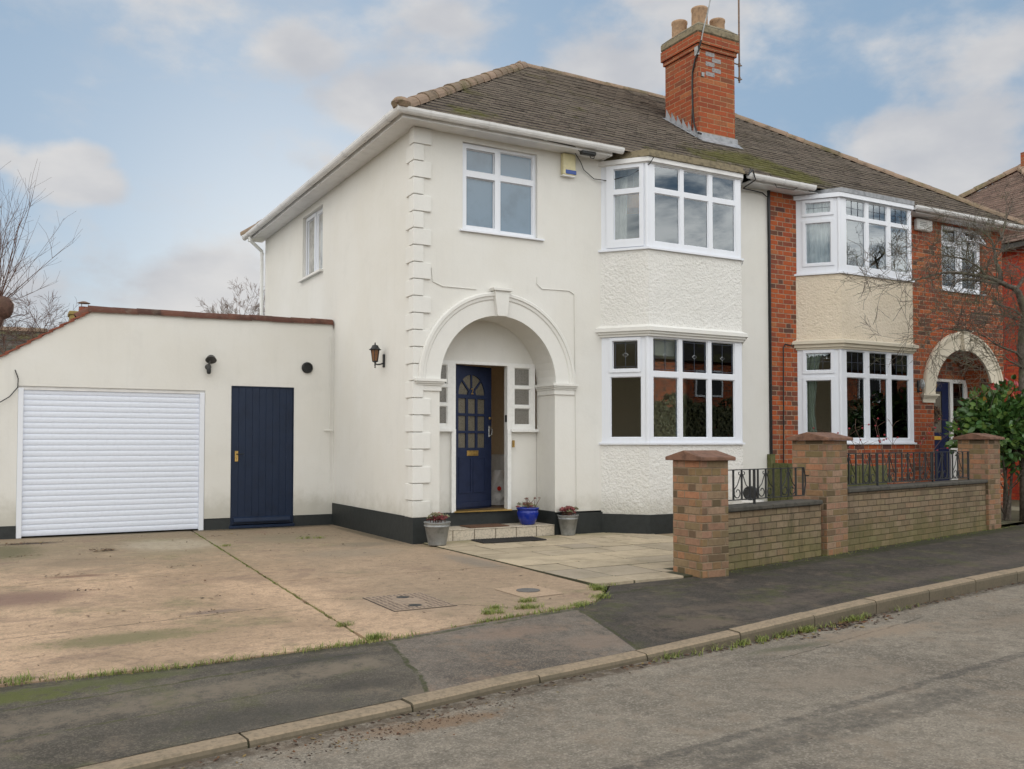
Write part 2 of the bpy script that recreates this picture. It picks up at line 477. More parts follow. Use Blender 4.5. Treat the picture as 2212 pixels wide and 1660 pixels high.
RED = [(0, (.10, .045, .04)), (.10, (.15, .065, .04)), (.26, (.24, .06, .035)), (.38, (.37, .08, .03)), (.65, (.44, .105, .032)), (.85, (.32, .065, .03)), (1, (.44, .155, .06))]
M_BRICK = m_brick('red_brick', RED, (.36, .27, .19), flem=True, H=.08)
M_BRICKH = m_brick('old_red_brick', [(0, (.30, .075, .032)), (.3, (.36, .085, .035)), (.6, (.25, .06, .03)), (.85, (.38, .13, .055)), (1, (.17, .06, .035))], (.36, .24, .14), P=.30, H=.087, dirt_shade=.5)
M_BRICKR = m_brick('painted_red_brick', [(0, (.45, .05, .03)), (.5, (.52, .07, .035)), (1, (.55, .13, .05))], (.30, .07, .05), flem=True, bump=.4)
M_BRICKP = m_brick('pillar_brick', [(0, (.27, .155, .10)), (.25, (.34, .20, .135)), (.40, (.10, .075, .045)), (.52, (.22, .16, .08)), (.68, (.36, .175, .10)), (.8, (.18, .14, .07)), (1, (.34, .225, .155))], (.24, .18, .12), flem=True, H=.076, moss=.08, dirt_shade=.3)
M_BRICKW = m_brick('garden_wall_brick', [(0, (.19, .15, .095)), (.3, (.28, .21, .14)), (.55, (.17, .135, .085)), (.8, (.26, .18, .115)), (1, (.22, .185, .11))], (.11, .085, .055), moss=.42, dirt_shade=.55, bump=.7)


def m_roof(name, cols, mossc=(.12, .12, .035), m0=.0, patches=()):
    g = material(name); P = g.pos(); r = g.attr('rnd')
    c = g.ramp(r, cols)
    n = g.noise(P, 1.1, 6., .7); n3 = g.noise(P, 22., 5., .7); n4 = g.noise(P, 6., 5., .7)
    c = g.mix(g.math('MULTIPLY', g.smooth(n3, .5, .75), .4), c, (.20, .165, .125))
    f = g.math('ADD', n, g.math('MULTIPLY', n4, .6))
    for (x, y, rad, w) in patches:
        px, py, pz = g.sep(P)
        dd = g.math('SQRT', g.math('ADD', g.math('POWER', g.math('SUBTRACT', px, x), 2.), g.math('POWER', g.math('MULTIPLY', g.math('SUBTRACT', py, y), 1.6), 2.)))
        f = g.math('ADD', f, g.math('MULTIPLY', g.smooth(dd, rad, 0.), w))
    c = g.mix(g.math('MULTIPLY', g.smooth(f, .78 - m0, 1.05 - m0), .75), c, mossc)
    dk = g.noise(P, 2.4, 6., .75); c = g.mix(g.math('MULTIPLY', g.smooth(dk, .52, .66), .5), c, (.03, .026, .024))
    lt = g.noise(P, 3.3, 7., .8); c = g.mix(g.math('MULTIPLY', g.smooth(lt, .56, .68), .4), c, (.30, .27, .22))
    return fin(g, c, .95, g.bump(g.math('ADD', n3, n4), .5, .01), .15)


TC = [(0, (.05, .042, .037)), (.4, (.078, .062, .053)), (.75, (.06, .05, .043)), (.90, (.095, .07, .058)), (.93, (.30, .26, .22)), (1, (.42, .36, .30))]
M_TILE = m_roof('clay_roof_tiles', TC, (.17, .17, .05), -.09, [(6.3, .3, 1.2, .55), (7.1, .1, 1.1, .45), (5.2, .2, .9, .25), (3.8, .1, 1.2, .15), (.8, 0., .8, .22)])
M_TILE3 = m_roof('brown_roof_tiles', [(0, (.11, .075, .06)), (.9, (.20, .13, .105)), (.93, (.36, .28, .24)), (1, (.46, .36, .30))], m0=-.15)
M_TILED = m_roof('dark_roof_tiles', [(0, (.05, .045, .042)), (.9, (.09, .075, .065)), (.93, (.20, .17, .15)), (1, (.26, .22, .19))], m0=.05)
M_RIDGE = m_roof('ridge_tiles', [(0, (.26, .19, .14)), (.5, (.32, .225, .165)), (1, (.21, .16, .115))], (.10, .10, .04), 0.02)
M_RIDGER = m_roof('red_coping_tiles', [(0, (.10, .05, .04)), (.5, (.145, .068, .05)), (1, (.085, .045, .037))], (.16, .14, .11), -.05)
M_REDTILE = m_simple('red_tile_edge', (.24, .075, .045), .9, .4, .3, 12.)
M_CAPT = m_simple('terracotta_cap', (.19, .10, .065), .9, .5, .4, 12.)
M_COPE = m_simple('dark_coping', (.075, .068, .055), .95, .5, .6, 12.)
M_POT = m_simple('clay_chimney_pot', (.40, .26, .16), .9, .35, .4, 18.)
M_FLAUNCH = m_simple('mortar_flaunching', (.24, .20, .13), .95, .5, .8, 12.)


def m_concrete():
    g = material('drive_concrete'); P = g.pos()
    a = g.noise(P, .55, 8., .68, .3); b = g.noise(P, 3.2, 8., .72); c = g.noise(P, 55., 4., .7); e = g.noise(P, 1.3, 6., .7, .6)
    x, y, _ = g.sep(P)
    col = g.mix(g.smooth(a, .38, .62), (.39, .27, .17), (.62, .425, .275))
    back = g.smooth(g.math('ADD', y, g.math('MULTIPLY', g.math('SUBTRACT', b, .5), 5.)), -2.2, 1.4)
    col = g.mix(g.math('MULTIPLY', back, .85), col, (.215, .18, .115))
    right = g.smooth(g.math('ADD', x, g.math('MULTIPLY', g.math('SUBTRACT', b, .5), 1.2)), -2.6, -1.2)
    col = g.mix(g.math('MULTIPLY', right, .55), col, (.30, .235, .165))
    col = g.mix(g.math('MULTIPLY', g.smooth(b, .5, .72), .55), col, (.30, .215, .15))
    col = g.mix(g.math('MULTIPLY', g.smooth(e, .54, .68), .6), col, (.22, .145, .105))
    fl = g.noise(g.vmath('MULTIPLY', P, (9, 16, 1)), 1., 5., .75); col = g.mix(g.math('MULTIPLY', g.smooth(fl, .57, .70), .55), col, (.17, .12, .085))
    col = g.mix(g.math('MULTIPLY', g.smooth(g.noise(P, .8, 6., .7), .54, .68), .6), col, (.19, .18, .08))
    sp = g.voro(P, 70., rnd=1.)
    col = g.mix(g.math('MULTIPLY', g.smooth(c, .35, .7), .55), col, (.22, .16, .115))
    col = g.mix(g.math('MULTIPLY', g.smooth(sp, .16, .08), .5), col, (.60, .52, .42))
    vr = g.voro(P, 9.); col = g.mix(g.math('MULTIPLY', g.smooth(g.math('ADD', vr, g.math('MULTIPLY', b, .25)), .2, .16), .7), col, (.10, .07, .05))
    # pale worn patch by the garage door
    dd = g.math('SQRT', g.math('ADD', g.math('POWER', g.math('MULTIPLY', g.math('ADD', x, 2.75), 1.3), 2.), g.math('POWER', g.math('SUBTRACT', y, 1.5), 2.)))
    col = g.mix(g.math('MULTIPLY', g.smooth(g.math('ADD', dd, b), 1.5, .9), .45), col, (.46, .42, .33))
    m1 = g.noise(P, 10., 7., .82); m2 = g.noise(g.vmath('MULTIPLY', P, (14, 26, 1)), 1., 5., .72)
    col = g.mix(g.math('MULTIPLY', g.smooth(m1, .50, .60), .5), col, (.20, .15, .105))
    col = g.mix(g.math('MULTIPLY', g.smooth(m1, .47, .36), .30), col, (.58, .43, .30))
    col = g.mix(g.math('MULTIPLY', g.smooth(m2, .58, .68), .65), col, (.12, .085, .06))
    for (sx, sy, ra, rb, cc, st) in [(-4.55, -2.2, .7, .5, (.20, .12, .095), .75), (-3.9, -4.3, .75, .28, (.17, .155, .075), .8), (-4.6, 1.6, .5, 1.1, (.11, .10, .05), .85), (-4.3, 2.5, .45, .16, (.05, .035, .028), .9), (-3.9, .2, .6, .5, (.20, .15, .10), .6),
                                     (-2.9, .6, .8, .35, (.24, .20, .13), .5), (-1.2, 1.6, .7, .8, (.20, .175, .12), .5), (-4.0, -1.0, .35, .12, (.17, .09, .06), .7), (-1.0, -.5, .8, .5, (.24, .20, .15), .5), (-3.2, -3.6, .30, .10, (.14, .11, .10), .6), (-.1, -1.9, .25, .9, (.16, .15, .13), .6), (-1., 3.15, 1.5, .16, (.07, .06, .04), .8), (-.1, 1.5, .12, 1.9, (.08, .07, .045), .7), (-3.2, 3.2, 1.6, .10, (.08, .075, .05), .6), (-.6, .3, .5, .35, (.13, .12, .09), .5), (-1.7, -3.9, .6, .65, (.24, .19, .14), .35)]:
        e_ = g.math('SQRT', g.math('ADD', g.math('POWER', g.math('DIVIDE', g.math('SUBTRACT', x, sx), ra), 2.), g.math('POWER', g.math('DIVIDE', g.math('SUBTRACT', y, sy), rb), 2.)))
        col = g.mix(g.math('MULTIPLY', g.smooth(g.math('ADD', e_, g.math('MULTIPLY', g.math('SUBTRACT', m1, .5), 2.6)), 1.05, .35), st), col, cc)
    for (x0, y0, x1, y1) in [(-4.7, -3.95, -2.6, -3.62), (-2.29, -3.42, -1.97, -3.66), (-1.43, -4.2, -1.1, -4.56), (-4.2, .6, -3.4, .2), (-1.9, 1.9, -.4, 1.5)]:      # hairline cracks
        L = sqrt((x1 - x0) ** 2 + (y1 - y0) ** 2); nx, ny = -(y1 - y0) / L, (x1 - x0) / L
        u_ = g.math('DIVIDE', g.math('ADD', g.math('MULTIPLY', g.math('SUBTRACT', x, x0), (x1 - x0) / L), g.math('MULTIPLY', g.math('SUBTRACT', y, y0), (y1 - y0) / L)), L)
        dl = g.math('ABSOLUTE', g.math('ADD', g.math('ADD', g.math('MULTIPLY', g.math('SUBTRACT', x, x0), nx), g.math('MULTIPLY', g.math('SUBTRACT', y, y0), ny)), g.math('MULTIPLY', g.math('SUBTRACT', m1, .5), .12)))
        on_ = g.math('MULTIPLY', g.smooth(u_, -.05, .1), g.smooth(u_, 1.05, .9))
        col = g.mix(g.math('MULTIPLY', g.math('MULTIPLY', g.smooth(dl, .014, .004), on_), .7), col, (.07, .055, .03))
    h = g.math('ADD', g.math('ADD', g.math('MULTIPLY', c, .7), g.math('MULTIPLY', b, 1.2)), m1)
    return fin(g, col, .88, g.bump(h, .5, .012), .3)


def m_asphalt(name, base, agg, moss=.0, light=None, lines=(), agg_sc=150., aggm=.45, spots=()):
    g = material(name); P = g.pos()
    a = g.noise(P, .7, 8., .7, .4); b = g.noise(P, 3.8, 8., .75); c = g.noise(P, agg_sc, 3., .6); v = g.voro(P, agg_sc * .8, 'F1', 'Color')
    vb = g.sep(v)[0]; x, y, _ = g.sep(P)
    col = g.mix(g.smooth(a, .36, .64), tuple(k * .78 for k in base), tuple(k * 1.4 for k in base))
    st_ = g.noise(g.vmath('MULTIPLY', P, (7, 12, 1)), 1., 7., .78); col = g.mix(g.math('MULTIPLY', g.smooth(st_, .52, .66), .5), col, tuple(k * .5 for k in base))
    col = g.mix(g.math('MULTIPLY', g.smooth(vb, .5, .95), aggm), col, agg)
    mm = g.noise(P, 9., 7., .8); col = g.mix(g.math('MULTIPLY', g.smooth(mm, .50, .62), .38), col, tuple(k * .5 for k in base)); col = g.mix(g.math('MULTIPLY', g.smooth(mm, .47, .37), .4), col, tuple(k * 1.8 for k in base))
    col = g.mix(g.math('MULTIPLY', g.smooth(c, .42, .7), .45), col, tuple(k * .35 for k in base))
    if light: col = g.mix(g.math('MULTIPLY', g.smooth(b, .50, .66), .6), col, light)
    for (x0, y0, x1, y1, w, cc, st) in lines:       # worn bands: tar seams, trench reinstatement
        L = sqrt((x1 - x0) ** 2 + (y1 - y0) ** 2); nx, ny = -(y1 - y0) / L, (x1 - x0) / L
        dl = g.math('ABSOLUTE', g.math('ADD', g.math('ADD', g.math('MULTIPLY', g.math('SUBTRACT', x, x0), nx), g.math('MULTIPLY', g.math('SUBTRACT', y, y0), ny)), g.math('MULTIPLY', g.math('SUBTRACT', b, .5), .12)))
        u_ = g.math('ADD', g.math('DIVIDE', g.math('ADD', g.math('MULTIPLY', g.math('SUBTRACT', x, x0), (x1 - x0) / L), g.math('MULTIPLY', g.math('SUBTRACT', y, y0), (y1 - y0) / L)), L), g.math('MULTIPLY', g.math('SUBTRACT', b, .5), .25))
        on_ = g.math('MULTIPLY', g.smooth(u_, -.04, .04), g.smooth(u_, 1.04, .96))
        col = g.mix(g.math('MULTIPLY', g.math('MULTIPLY', on_, g.smooth(dl, w, w * .5)), g.math('MULTIPLY', st, g.smooth(g.noise(P, 14., 4., .7), .3, .6))), col, cc)
    for (sx, sy, ra, rb, cc, st) in spots:
        e_ = g.math('SQRT', g.math('ADD', g.math('POWER', g.math('DIVIDE', g.math('SUBTRACT', x, sx), ra), 2.), g.math('POWER', g.math('DIVIDE', g.math('SUBTRACT', y, sy), rb), 2.)))
        col = g.mix(g.math('MULTIPLY', g.smooth(g.math('ADD', e_, g.math('MULTIPLY', g.math('SUBTRACT', mm, .5), 2.6)), 1.05, .3), st), col, cc)
    if moss: col = g.mix(g.math('MULTIPLY', g.smooth(g.noise(P, 1.7, 7., .72), .5, .68), moss), col, (.09, .10, .025))
    h = g.math('ADD', g.math('MULTIPLY', vb, .6), c)
    return fin(g, col, .9, g.bump(h, .55, .006), .3)


M_CONC = m_concrete()
M_ROAD = m_asphalt('road_surface', (.19, .163, .128), (.44, .38, .31), light=(.24, .19, .14), agg_sc=110., aggm=.42,
                   spots=[(-2.7, -6.62, .55, .13, (.20, .13, .08), .85), (1.2, -6.2, .9, .2, (.27, .20, .14), .6), (-.2, -7., .8, .3, (.21, .17, .13), .5), (2.6, -6.4, .8, .2, (.24, .19, .14), .5), (.2, -6.25, .5, .08, (.08, .085, .05), .6)],
                   lines=[(-3.2, -7.75, 3.2, -6.95, .05, (.05, .046, .042), .55), (-1.9, -7.75, .3, -7.55, .16, (.06, .055, .048), .55), (-4.2, -6.70, -.8, -6.12, .07, (.085, .06, .04), .75), (-.8, -6.12, 3.4, -5.45, .06, (.07, .055, .038), .75), (3.4, -5.45, 9., -4.5, .08, (.07, .06, .045), .7), (-.1, -6.45, 1.9, -6.0, .012, (.04, .035, .03), .8)])
M_PAVE1 = m_asphalt('pavement_asphalt', (.092, .08, .063), (.23, .19, .145), moss=.4, light=(.19, .15, .11),
                    lines=[(-4.65, -5.98, -2.6, -5.62, .14, (.19, .155, .115), .8), (-4.65, -5.72, -2.6, -5.42, .016, (.06, .065, .02), .8), (-4.65, -6.16, -3.3, -5.93, .012, (.07, .075, .025), .6), (-4.8, -5.34, -2.4, -5.27, .045, (.05, .045, .025), .7), (-2.40, -5.2, -2.56, -6.3, .02, (.05, .055, .02), .9)],
                    spots=[(-4.7, -5.5, .7, .16, (.10, .11, .025), .85), (-4.1, -5.42, .6, .12, (.09, .10, .03), .6), (-3.0, -5.45, .7, .10, (.045, .042, .038), .6), (-3.5, -6.25, .8, .2, (.045, .043, .036), .5), (-2.9, -6.0, .35, .12, (.05, .045, .038), .6)])
M_PAVE2 = m_asphalt('crossover_asphalt', (.135, .115, .095), (.34, .275, .215), light=(.24, .17, .12), agg_sc=150., lines=[(-2.40, -5.2, -2.56, -6.3, .02, (.05, .055, .02), .9), (-2.4, -5.22, -.6, -4.84, .03, (.05, .055, .02), .8), (-.66, -4.8, -.93, -6.1, .018, (.05, .05, .02), .9)], spots=[(-1.5, -5.3, .5, .18, (.24, .165, .12), .5), (-1.1, -5.7, .4, .2, (.22, .16, .12), .5)])
M_PAVE3 = m_asphalt('dark_pavement_asphalt', (.052, .045, .037), (.15, .125, .10), moss=.45, light=(.15, .115, .085), lines=[(-.66, -4.8, -.93, -6.1, .018, (.05, .05, .02), .9), (-.1, -4.4, 1.2, -4.12, .05, (.035, .037, .015), .7), (1.9, -3.95, 9.3, -2.32, .16, (.035, .04, .012), .85), (.5, -5.45, 6., -4.5, .22, (.13, .10, .08), .55)], spots=[(-.1, -5.6, .6, .3, (.15, .115, .085), .6), (.3, -5.2, .7, .15, (.13, .10, .075), .5)])
def m_kerb():
    g = material('kerb_concrete'); P = g.pos(); n = g.noise(P, 40., 4., .6); n2 = g.noise(P, 6., 6., .75)
    c = g.mix(g.math('MULTIPLY', g.smooth(n, .42, .7), .6), (.31, .24, .165), (.17, .135, .095)); c = g.mix(g.math('MULTIPLY', g.smooth(n2, .48, .64), .5), c, (.16, .135, .095))
    nz = g.sep(g.nrm())[2]; c = g.mix(g.math('MULTIPLY', g.smooth(nz, .75, .25), .75), c, (.095, .085, .062))     # shade of the upright road face painted into the colour
    return fin(g, c, .92, g.bump(n, .35, .01), .2)
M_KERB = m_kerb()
M_JOINT = m_simple('dark_joint', (.05, .05, .025), .95, .3)


def m_slab():
    g = material('paving_slabs'); P = g.pos(); r = g.attr('rnd'); a = g.noise(P, 2.2, 7., .7); b = g.noise(P, 40., 4., .7)
    col = g.ramp(r, [(0, (.38, .315, .225)), (.5, (.50, .41, .29)), (1, (.34, .29, .225))])
    col = g.mix(g.math('MULTIPLY', g.smooth(a, .42, .7), .6), col, (.22, .19, .13))
    _, y, _ = g.sep(P)
    col = g.mix(g.math('MULTIPLY', g.smooth(g.math('ADD', y, a), .0, .6), .5), col, (.20, .20, .09))
    col = g.mix(g.math('MULTIPLY', g.smooth(b, .4, .75), .3), col, (.20, .16, .11))
    return fin(g, col, .9, g.bump(g.math('ADD', a, g.math('MULTIPLY', b, .4)), .35, .01), .25)


M_SLAB = m_slab()


def m_plant(name, cols, rough=.5, trans=.0):
    g = material(name); r = g.attr('rnd'); c = g.ramp(r, cols)
    return fin(g, c, rough, None, .4)


M_GRASS = m_plant('grass_blades', [(0, (.09, .13, .025)), (.5, (.18, .23, .045)), (1, (.30, .30, .09))], .7)
M_LITTER = m_plant('leaf_litter', [(0, (.03, .02, .014)), (.5, (.07, .035, .02)), (.8, (.15, .065, .03)), (1, (.22, .16, .06))], .8)
M_PHOT = m_plant('photinia_leaves', [(0, (.035, .085, .025)), (.5, (.075, .16, .04)), (.86, (.17, .26, .06)), (.90, (.40, .04, .035)), (.97, (.48, .06, .05)), (1, (.50, .28, .06))], .3)
M_HEDGE = m_plant('hedge_leaves', [(0, (.06, .07, .03)), (1, (.15, .15, .07))], .6)
M_HIP = m_simple('rose_hips', (.30, .02, .03), .35, .1)


def m_bark(name, a, b, c=(.12, .14, .06)):
    g = material(name); P = g.pos(); n = g.noise(P, 18., 5., .7); n2 = g.noise(P, 3., 4., .6)
    col = g.mix(g.smooth(n, .35, .7), a, b); col = g.mix(g.math('MULTIPLY', g.smooth(n2, .45, .7), .55), col, c)
    return fin(g, col, .9, g.bump(n, .5, .01), .2)


M_BARK = m_bark('bark', (.085, .07, .058), (.17, .145, .12))
M_BARK2 = m_bark('reddish_bark', (.09, .05, .04), (.15, .085, .065), (.10, .07, .05))
M_BARK3 = m_bark('pale_bark', (.16, .12, .10), (.26, .20, .17), (.2, .17, .14))
M_GWOOD = m_bark('algae_wood', (.10, .11, .045), (.17, .16, .08), (.07, .085, .03))
M_GARDEN = m_simple('garden_ground', (.10, .095, .05), .95, .5, .5, 3.)

# ------------------------------------------------------------------ ground
KF = [(-30., -11.2, -.085), (-9., -7.72, -.085), (-4.05, -6.62, -.085), (-3.40, -6.50, -.085), (-2.58, -6.36, -.085), (-2.10, -6.25, -.085), (-.80, -6.06, -.08),
      (.19, -5.96, -.045), (1.55, -5.72, -.022), (3.38, -5.40, -.015), (4.80, -5.17, -.012), (9., -4.45, -.01), (40., .85, -.01)]   # kerb front top edge


def kerb_at(x):
    for a, b in zip(KF, KF[1:]):
        if a[0] <= x <= b[0]:
            t = (x - a[0]) / (b[0] - a[0]); return (a[1] + (b[1] - a[1]) * t, a[2] + (b[2] - a[2]) * t)


BK = [(-30., -9.6), (-9., -6.25), (-4.64, -5.27), (-3.70, -5.31), (-2.40, -5.20), (-1.50, -4.96), (-.62, -4.80), (-.34, -4.66), (-.02, -4.33), (0.1, -4.02), (1.28, -3.97),
      (1.9, -3.80), (3.63, -3.41), (9.0, -2.23), (40., 4.6)]


def back_at(x):
    for a, b in zip(BK, BK[1:]):
        if a[0] <= x <= b[0]:
            return a[1] + (b[1] - a[1]) * (x - a[0]) / (b[0] - a[0])


mb = MB(); mb.face([(-300, -300, -.20), (300, -300, -.20), (300, 300, -.20), (-300, 300, -.20)]); tag(mb.build('ground', M_GARDEN), kind='structure')
mb = MB()
pts = [(-60., -17.)] + [(k[0], k[1]) for k in KF] + [(60., 4.5), (60., -7.5), (-60., -28.)]
mb.face([(p[0], p[1], -.13) for p in pts][::-1]); tag(mb.build('road', M_ROAD), kind='structure')

XS = sorted(set([-30, -20, -12, -9, -7, -6] + [round(-5.5 + .25 * i, 3) for i in range(44)] + [6, 7, 8, 9, 12, 16, 24, 32, 40]))


def strip(name, cond, mat, zoff=0.):
    """pavement between the property line and the kerb"""
    mb = MB(); N = 6
    for x0, x1 in cond:
        xs = [x0] + [x for x in XS if x0 < x < x1] + [x1]
        for a, b in zip(xs, xs[1:]):
            for j in range(N):
                def P(x, t):
                    yk, zk = kerb_at(x); yk += .11; yb = back_at(x)
                    return (x, yb + (yk - yb) * t, (zk + .002) * (t ** 1.3) - .004 * (1 - t) + zoff)
                mb.face([P(a, (j + 1) / N), P(b, (j + 1) / N), P(b, j / N), P(a, j / N)])
    return tag(mb.build(name, mat, smooth=True), kind='structure')


# the pavement is three lays of asphalt whose seams run square to the kerb
def lay(name, xa0, xa1, xb0, xb1, mat):
    """xa at the back edge, xb at the kerb edge"""
    mb = MB(); N = 10; K = max(4, int((xa1 - xa0) / .3))
    def P(s, t):
        xa = xa0 + (xa1 - xa0) * s; xb = xb0 + (xb1 - xb0) * s
        ya = back_at(xa); yk, zk = kerb_at(xb); yk += .11
        return (xa + (xb - xa) * t, ya + (yk - ya) * t, (zk + .002) * (t ** 1.3) - .004 * (1 - t))
    for i in range(K):
        for j in range(N):
            mb.face([P(i / K, (j + 1) / N), P((i + 1) / K, (j + 1) / N), P((i + 1) / K, j / N), P(i / K, j / N)])
    return tag(mb.build(name, mat, smooth=True), kind='structure')


lay('pavement', -9., -2.40, -9., -2.55, M_PAVE1)
lay('pavement', -2.40, -.66, -2.55, -.93, M_PAVE2)
lay('pavement', -.66, 9.0, -.93, 9.6, M_PAVE3)
strip('pavement', [(-30, -9.)], M_PAVE1); lay('pavement', 9.0, 39.9, 9.6, 39.95, M_PAVE3)

# kerb stones: one run with its joints, laid as bevelled stones
mb = MB(); random.seed(3)
def arc_pts():
    out = [];
    for a, b in zip(KF[1:], KF[2:]):
        L = sqrt((b[0] - a[0]) ** 2 + (b[1] - a[1]) ** 2); n = max(1, int(L / .05))
        for i in range(n):
            t = i / n; out.append((a[0] + (b[0] - a[0]) * t, a[1] + (b[1] - a[1]) * t, a[2] + (b[2] - a[2]) * t))
    return out
AP = arc_pts(); acc = [0.]
for a, b in zip(AP, AP[1:]): acc.append(acc[-1] + sqrt((b[0] - a[0]) ** 2 + (b[1] - a[1]) ** 2))
def kp(s):
    for i in range(len(acc) - 1):
        if acc[i] <= s <= acc[i + 1]:
            t = (s - acc[i]) / max(1e-6, acc[i + 1] - acc[i]); a, b = AP[i], AP[i + 1]
            p = Vector([a[k] + (b[k] - a[k]) * t for k in range(3)]); d_ = Vector((b[0] - a[0], b[1] - a[1], 0)).normalized(); return p, Vector((-d_.y, d_.x, 0))
    return Vector(AP[-1]), Vector((0, 1, 0))
s0 = 0.02
while s0 < acc[-1] - 1.0 and s0 < 34:
    L = .914; jz = random.uniform(-.004, .004); N = 3; secs = []
    for i in range(N + 1):
        p, nn = kp(s0 + .006 + (L - .012) * i / N); z = p.z + jz
        prof = [(0.0, -.20), (-.004, z - .028), (.003, z - .010), (.012, z - .002), (.115, z + .003), (.12, -.20)]
        secs.append([mb.vert((p.x + nn.x * o, p.y + nn.y * o, h)) for o, h in prof])
    for a, b in zip(secs, secs[1:]):
        for k in range(5): mb.addf((a[k], b[k], b[k + 1], a[k + 1]))
    mb.addf(secs[0][::-1]); mb.addf(secs[-1])
    s0 += L
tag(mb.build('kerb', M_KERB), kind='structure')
mb = MB()
for i in range(0, len(AP) - 3, 3):
    a, b = Vector(AP[i]), Vector(AP[i + 3]); d_ = (b - a).normalized(); n_ = Vector((-d_.y, d_.x, 0))
    mb.face([a + n_ * .01 - Vector((0, 0, .02)), b + n_ * .01 - Vector((0, 0, .02)), b + n_ * .118 - Vector((0, 0, .02)), a + n_ * .118 - Vector((0, 0, .02))])
    mb.face([a + n_ * .008 + Vector((0, 0, -.2)), b + n_ * .008 + Vector((0, 0, -.2)), b + n_ * .008 - Vector((0, 0, .02)), a + n_ * .008 - Vector((0, 0, .02))])
tag(mb.build('kerb_bed', M_JOINT), kind='structure')

# concrete drive in four bays with open joints
JX = lambda y: -2.16 + (y - 3.26) * .0435      # long joint
mb = MB()
mb.face([(p[0], p[1], -.03) for p in [(-9., -6.2), (-4.64, -5.27), (-2.4, -5.2), (-.62, -4.8), (-.02, -4.33), (0.1, -4.0), (9, -2.2), (9, 3.4), (-9, 3.4)]])
tag(mb.build('drive_bed', M_JOINT), kind='structure')
mb = MB(); g_ = .009
random.seed(5)
def jag(x, y): return Vector((x, y, 0))
def bay(poly, z=0.):
    mb.face([(x, y, z) for x, y in poly])
    n = len(poly)
    for i in range(n):
        (xa, ya), (xb, yb) = poly[i], poly[(i + 1) % n]; mb.face([(xb, yb, z), (xa, ya, z), (xa, ya, z - .03), (xb, yb, z - .03)])
def edge_pts(x0, x1, f, step=.12, amp=.012):
    n = max(2, int(abs(x1 - x0) / step)); return [(x0 + (x1 - x0) * i / n, f(x0 + (x1 - x0) * i / n) + (random.uniform(-amp, amp) if 0 < i < n else 0)) for i in range(n + 1)]
bd = lambda x: back_at(x) + .03
def jl(y0, y1, sg):
    n = max(2, int(abs(y1 - y0) / .09)); return [(JX(y0 + (y1 - y0) * i / n) + sg * (.007 + abs(random.gauss(0, .007))), y0 + (y1 - y0) * i / n) for i in range(n + 1)]
# left bays (garage side)
bay(edge_pts(-9., JX(-5.2) - g_, bd) + jl(-5.1, -1.375, -1) + [(-9., -1.46)])
bay([(-9., -1.44)] + jl(-1.36, 3.27, -1) + [(-9., 3.27)])
# right bays
bay([(.118, -2.40), (.118, -.0), (.0, -.0), (0., 3.4)] + jl(3.27, -2.30, 1))
bay(edge_pts(JX(-5.1) + g_, -.62, bd) + [(-.34, back_at(-.34) + .03), (-.035, -4.31), (.072, -4.02), (.118, -2.42)] + jl(-2.32, -5.0, 1))
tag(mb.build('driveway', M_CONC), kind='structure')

# riven slabs by the door, laid in courses of mixed size
mb = MB(); random.seed(11)
y = -.02
row = 0
ends = []
while y > -3.9:
    h = random.choice([.45, .60, .60]) if y > -3.2 else .45
    y1 = max(y - h, -3.97)
    xl = .116
    x = xl
    first = True
    while x < 3.4:
        w = random.choice([.45, .60, .75, .90]); w = w if not first else random.choice([.45, .75]); first = False; w = w if 3.45 - (x + w) > .2 else 3.45 - x + .01
        x1 = min(x + w, 3.45); mb.cur = random.random(); dz_ = random.uniform(0, .004); q = .011
        y1c = max(y1, -3.44) if x1 > 1.4 else y1
        if y < -3.4: x1 = min(x1, 1.31)
        if x >= 1.25 and y < -3.4: break
        mb.cbox(x + q, x1 - q, y1c + q * 1.4, y - q * 1.4, -.02, .0125 + dz_, .003)
        x = x1
    y = y1; row += 1
tag(mb.build('patio_paving', M_SLAB), kind='structure')
mb = MB(); mb.prism([(.1195, -3.94), (1.3, -3.94), (1.5, -3.7), (3.45, -3.38), (3.45, 0), (.1195, 0)], 'z', -.05, .0105); tag(mb.build('patio_bed', M_JOINT), kind='structure')
mb = MB(); mb.face([(3.46, -3.35, .006), (6.2, -2.75, .006), (6.2, 0, .006), (3.46, 0, .006)]); tag(mb.build('garden_path', M_CONC), kind='structure')
mb = MB(); mb.face([(6.3, -2.7, .0), (9.2, -2.0, .0), (40, 4.9, .0), (40, 12, .0), (6.3, 12, .0)]); tag(mb.build('garden_soil', M_GARDEN), kind='structure')
mb = MB(); mb.face([(-9.0, 3.4, -.0), (-5.2, 3.4, 0), (-5.2, 60, 0), (-60, 60, 0), (-60, -4, 0), (-9, -4, 0)]); tag(mb.build('lawn', M_GARDEN), kind='structure')

